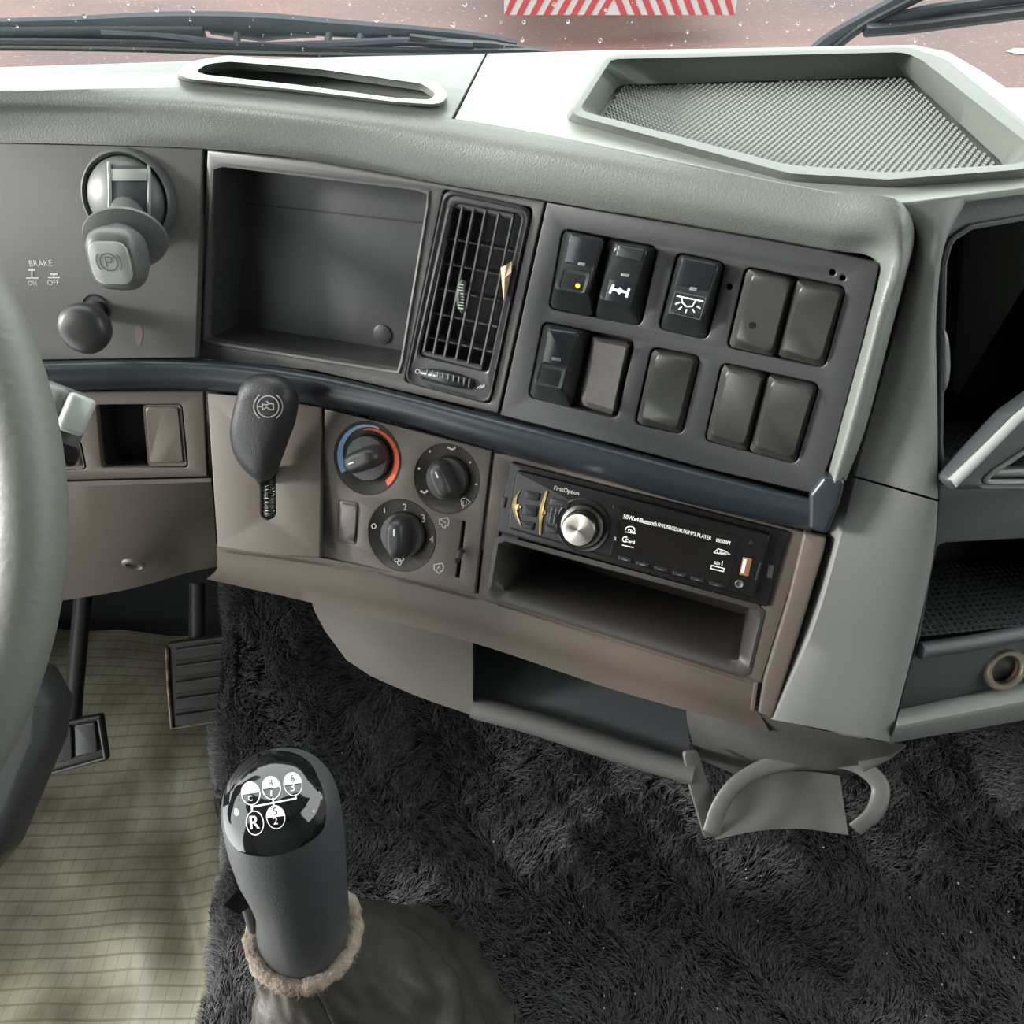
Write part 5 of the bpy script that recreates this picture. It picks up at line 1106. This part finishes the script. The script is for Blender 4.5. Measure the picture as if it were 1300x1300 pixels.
lv, lf = [], []
bvc_ = BVHTree.FromPolygons([tuple(v) for v in Va], [tuple(int(k) for k in f) for f in Fa])
for px, py in [(964, 1117), (740, 1156), (722, 1176), (765, 1208), (1122, 1215), (764, 1306), (805, 1266), (1282, 1220), (766, 1284), (862, 1227), (1192, 1190), (1228, 1188), (945, 1120), (542, 1110), (627, 1074), (594, 1192), (1275, 1162), (1212, 1126), (640, 1218), (436, 962)] + [(random.uniform(450, 1290), random.uniform(1080, 1295)) for _ in range(14)]:
    h = bvc_.ray_cast(C0, ray(px, py).normalized())
    if h[0] is None: continue
    c = h[0] + Vector((0, 0, .009)); k = len(lv); r1 = random.uniform(.0005, .0010); bm = bmesh.new(); bmesh.ops.create_icosphere(bm, subdivisions=1, radius=1)
    for v in bm.verts: lv.append(c + Vector((v.co.x * r1, v.co.y * r1 * random.uniform(.8, 1.5), v.co.z * r1)) - Vector(tuple(off)) + o.location)
    for f in bm.faces: lf.append(tuple(v.index + k for v in f.verts))
    bm.free()
lo_ = mk('lint', (lv, lf), 'pale', o); lo_['kind'] = 'stuff'
# ================================================================== GEAR LEVER
gt = thing('gear_lever', 'tall black gear lever with glossy shift pattern cap and leather boot', 'gear lever', atz(480, 1330, -.79))
bot, top = atd(386, 1181, .531), atd(353, 1005, .440); ax = (top - bot).normalized(); L = (top - bot).length
xa = Vector((1, 0, 0)); xa = (xa - ax * xa.dot(ax)).normalized(); ya = ax.cross(xa)
sec = [(-.10, .0278, 0), (0, .0283, 0), (.12, .0287, 0), (.25, .0292, 0), (.4, .0297, 0), (.55, .0303, 0), (.7, .0309, 0), (.82, .0308, 0), (.90, .0303, 0), (.96, .0290, 0), (1.01, .0262, 0), (1.05, .021, 0), (1.075, .0135, 0), (1.085, .006, 0), (1.087, .001, 0)]
V, Fc = [], []; n_ = 56
for s_, r_, _ in sec:
    c = bot + ax * (L * s_)
    for k in range(n_):
        a = 2 * math.pi * k / n_; rr = r_
        # thumb scallop on the left flank
        dx = math.cos(a); 
        if dx < -.2: rr *= 1 - .17 * (-dx) * math.exp(-((s_ - .30) / .16) ** 2)
        V.append(c + xa * (rr * math.cos(a)) + ya * (rr * math.sin(a)))
for i in range(len(sec) - 1):
    for k in range(n_): k2 = (k + 1) % n_; Fc.append((i * n_ + k, i * n_ + k2, (i + 1) * n_ + k2, (i + 1) * n_ + k))
Fc += [tuple(range(n_))[::-1], tuple(range((len(sec) - 1) * n_, len(sec) * n_))]
kg = (V, Fc); knob = mk('knob', kg, 'gearp', gt, smooth=70); bv = bvh_of(kg)
cap_o = [(345, 955), (372, 958), (392, 970), (405, 995), (412, 1030), (408, 1052), (390, 1068), (362, 1081), (330, 1085), (305, 1078), (292, 1062), (286, 1030), (290, 1000), (305, 975), (325, 960)]
co = catmull([(x, y, 0) for x, y in cap_o + cap_o[:1]], 5)[:-1]; cc_ = Vector((347, 1020)); nC = len(co)
pts, fcs = [cc_], []
for i in range(1, 11):
    for q in co: pts.append(cc_.lerp(Vector((q.x, q.y)), i / 10))
for k in range(nC): fcs.append((0, 1 + k, 1 + (k + 1) % nC))
for i in range(9):
    for k in range(nC): a = 1 + i * nC + k; b = 1 + i * nC + (k + 1) % nC; fcs.append((a, b, b + nC, a + nC))
cv, cf = on_body(bv, pts, fcs, .0012)
edge = cv[1 + 9 * nC:1 + 10 * nC]
k0 = len(cv); cv = cv + [p - (C0 - p).normalized() * .0022 for p in edge]
cf = cf + [(1 + 9 * nC + k, k0 + k, k0 + (k + 1) % nC, 1 + 9 * nC + (k + 1) % nC) for k in range(nC)]
cap = mk('shift_cap', (cv, cf), 'gloss', gt, smooth=60, label='glossy black cap with white shift pattern'); bvc = bvh_of((cv, cf))
def k8(x, y): return (280 + x * .12308, 940 + y * .12308)
whites, darks = [], []
def half(cx, cy, rx, ry, up_, lo, rot, split=True):
    whites.append(decal([[(Vector(q)) for q in disc2((cx, cy), rx, ry, 28, 0, 360, rot)[0][1:]]], 1.1, .0005, bvc))
    if split:
        p, f = disc2((cx, cy), rx, ry, 20, 0, 180, rot); whites.append(on_body(bvc, p, f, .0005))
        if up_: p, f = text_px(up_, (cx - 2.6, cy - 2.2), (cx + 2.6, cy - 3.0), 1.0); darks.append(on_body(bvc, p, f, .0009))
    if lo == '1': whites.append(decal([[(cx, cy + 3), (cx, cy + 10)]], 1.6, .0005, bvc))
    elif lo:
        p, f = text_px(lo, (cx - 2.8, cy + 9.3), (cx + (2.8 if lo != '1' else -.2), cy + 8.7), 1.0); whites.append(on_body(bvc, p, f, .0005))
for (x, y), u_, l_ in (((315, 550), '', 'C'), ((525, 495), '4', '1'), ((745, 455), '6', '3'), ((570, 790), '5', '2')):
    cx, cy = k8(x, y); half(cx, cy, 11.4, 14.4, u_, l_, -8)
cx, cy = k8(358, 850); half(cx, cy, 10.8, 14.8, '', '', -5, False)
p, f = text_px('R', (cx - 5.4, cy + 7.5), (cx + 5.4, cy + 6.5), 1.15); whites.append(on_body(bvc, p, f, .0005)); whites.append(on_body(bvc, [q + Vector((.7, 0)) for q in p], f, .00055))
whites.append(decal([[k8(325, 660), k8(330, 735)], [k8(325, 688), k8(775, 600), k8(770, 560)], [k8(540, 595), k8(550, 670)]], 2.2, .0005, bvc))
mk('shift_pattern', join(*whites), 'white', cap, smooth=0)
mk('shift_numbers', join(*darks), 'black', cap, smooth=0)
# splitter flap on the left flank
fp = [bvp for bvp in (atd(303, 1128, .475), atd(284, 1150, .478), atd(303, 1160, .484))]
nn = Vector((0, -.4, .9))
fl = [fp[0], fp[1], fp[2], fp[0] + Vector((.012, .012, -.004)), fp[1] + Vector((.006, .016, -.012)), fp[2] + Vector((.012, .012, -.008))]
mk('range_flap', (fl, [(0, 1, 2), (5, 4, 3), (0, 3, 4, 1), (1, 4, 5, 2), (2, 5, 3, 0)]), 'black', gt, smooth=0)
mk('flap_mount', tube([bot + ax * (L * .12) - xa * .0265 - ya * .008, bot + ax * (L * .30) - xa * .026 - ya * .006], [.004, .006], 10), 'gearp', gt)
# frayed cuff
cf0 = bot - ax * (L * .02)
ringp = [cf0 + xa * (.0312 * math.cos(a)) + ya * (.0312 * math.sin(a)) + ax * (.0025 * math.sin(a * 2 + 1)) for a in [2 * math.pi * k / 64 for k in range(64)]]
cuff = mk('cuff', tube(ringp, [.0054 + .0012 * math.sin(k * 1.7) * math.sin(k * .6) for k in range(64)], 10, closed=True), 'wool', gt, smooth=70)
fv, ff = [], []
for _ in range(1100):
    a = random.uniform(0, 2 * math.pi); b = random.uniform(0, 2 * math.pi); p = cf0 + (xa * math.cos(a) + ya * math.sin(a)) * (.0312 + .0054 * math.cos(b)) + ax * (.0046 * math.sin(b) + .0025 * math.sin(a * 2 + 1))
    d_ = ((xa * math.cos(a) + ya * math.sin(a)) * math.cos(b) + ax * math.sin(b) + Vector((random.gauss(0, .6), random.gauss(0, .6), random.gauss(0, .6)))).normalized(); s_ = d_.orthogonal().normalized() * .0002; k = len(fv)
    fv += [p - s_, p + s_, p + d_ * random.uniform(.001, .004)]; ff.append((k, k + 1, k + 2))
o = mk('cuff_fibres', (fv, ff), 'wool', cuff, smooth=0); o['kind'] = 'stuff'
# leather boot
b0, b1 = bot - ax * (L * .06), atz(484, 1335, -.785)
V, Fc = [], []; n_ = 96; K = 40
for i in range(K + 1):
    f_ = i / K; g_ = f_ ** 1.1
    c = b0.lerp(b1, f_); nrm = ax.lerp(Vector((0, 0, 1)), f_).normalized(); xa2 = (Vector((1, 0, 0)) - nrm * nrm.x).normalized(); ya2 = nrm.cross(xa2)
    r_ = .031 + .074 * g_
    for k in range(n_):
        a = 2 * math.pi * k / n_
        wr = 1 + .10 * math.sin(3 * a + 4 * f_) * math.sin(math.pi * f_) + .16 * abs(noise.noise(Vector((math.cos(a) * 2.6, math.sin(a) * 2.6, f_ * 5)))) + .05 * noise.noise(Vector((math.cos(a) * 6, math.sin(a) * 6, f_ * 9))) + .035 * math.sin(f_ * 26 + 2 * math.sin(2 * a)) * f_ * (1 - f_) * 4
        V.append(c + xa2 * (r_ * wr * math.cos(a)) + ya2 * (r_ * wr * math.sin(a)))
for i in range(K):
    for k in range(n_): k2 = (k + 1) % n_; Fc.append((i * n_ + k, i * n_ + k2, (i + 1) * n_ + k2, (i + 1) * n_ + k))
mk('boot', (V, Fc), 'leather', gt, smooth=80)
sm = [V[i * n_ + 78] + (C0 - V[i * n_ + 78]).normalized() * .001 for i in range(K + 1)]
mk('boot_seam', tube(sm, .0012, 6), 'leather', gt)
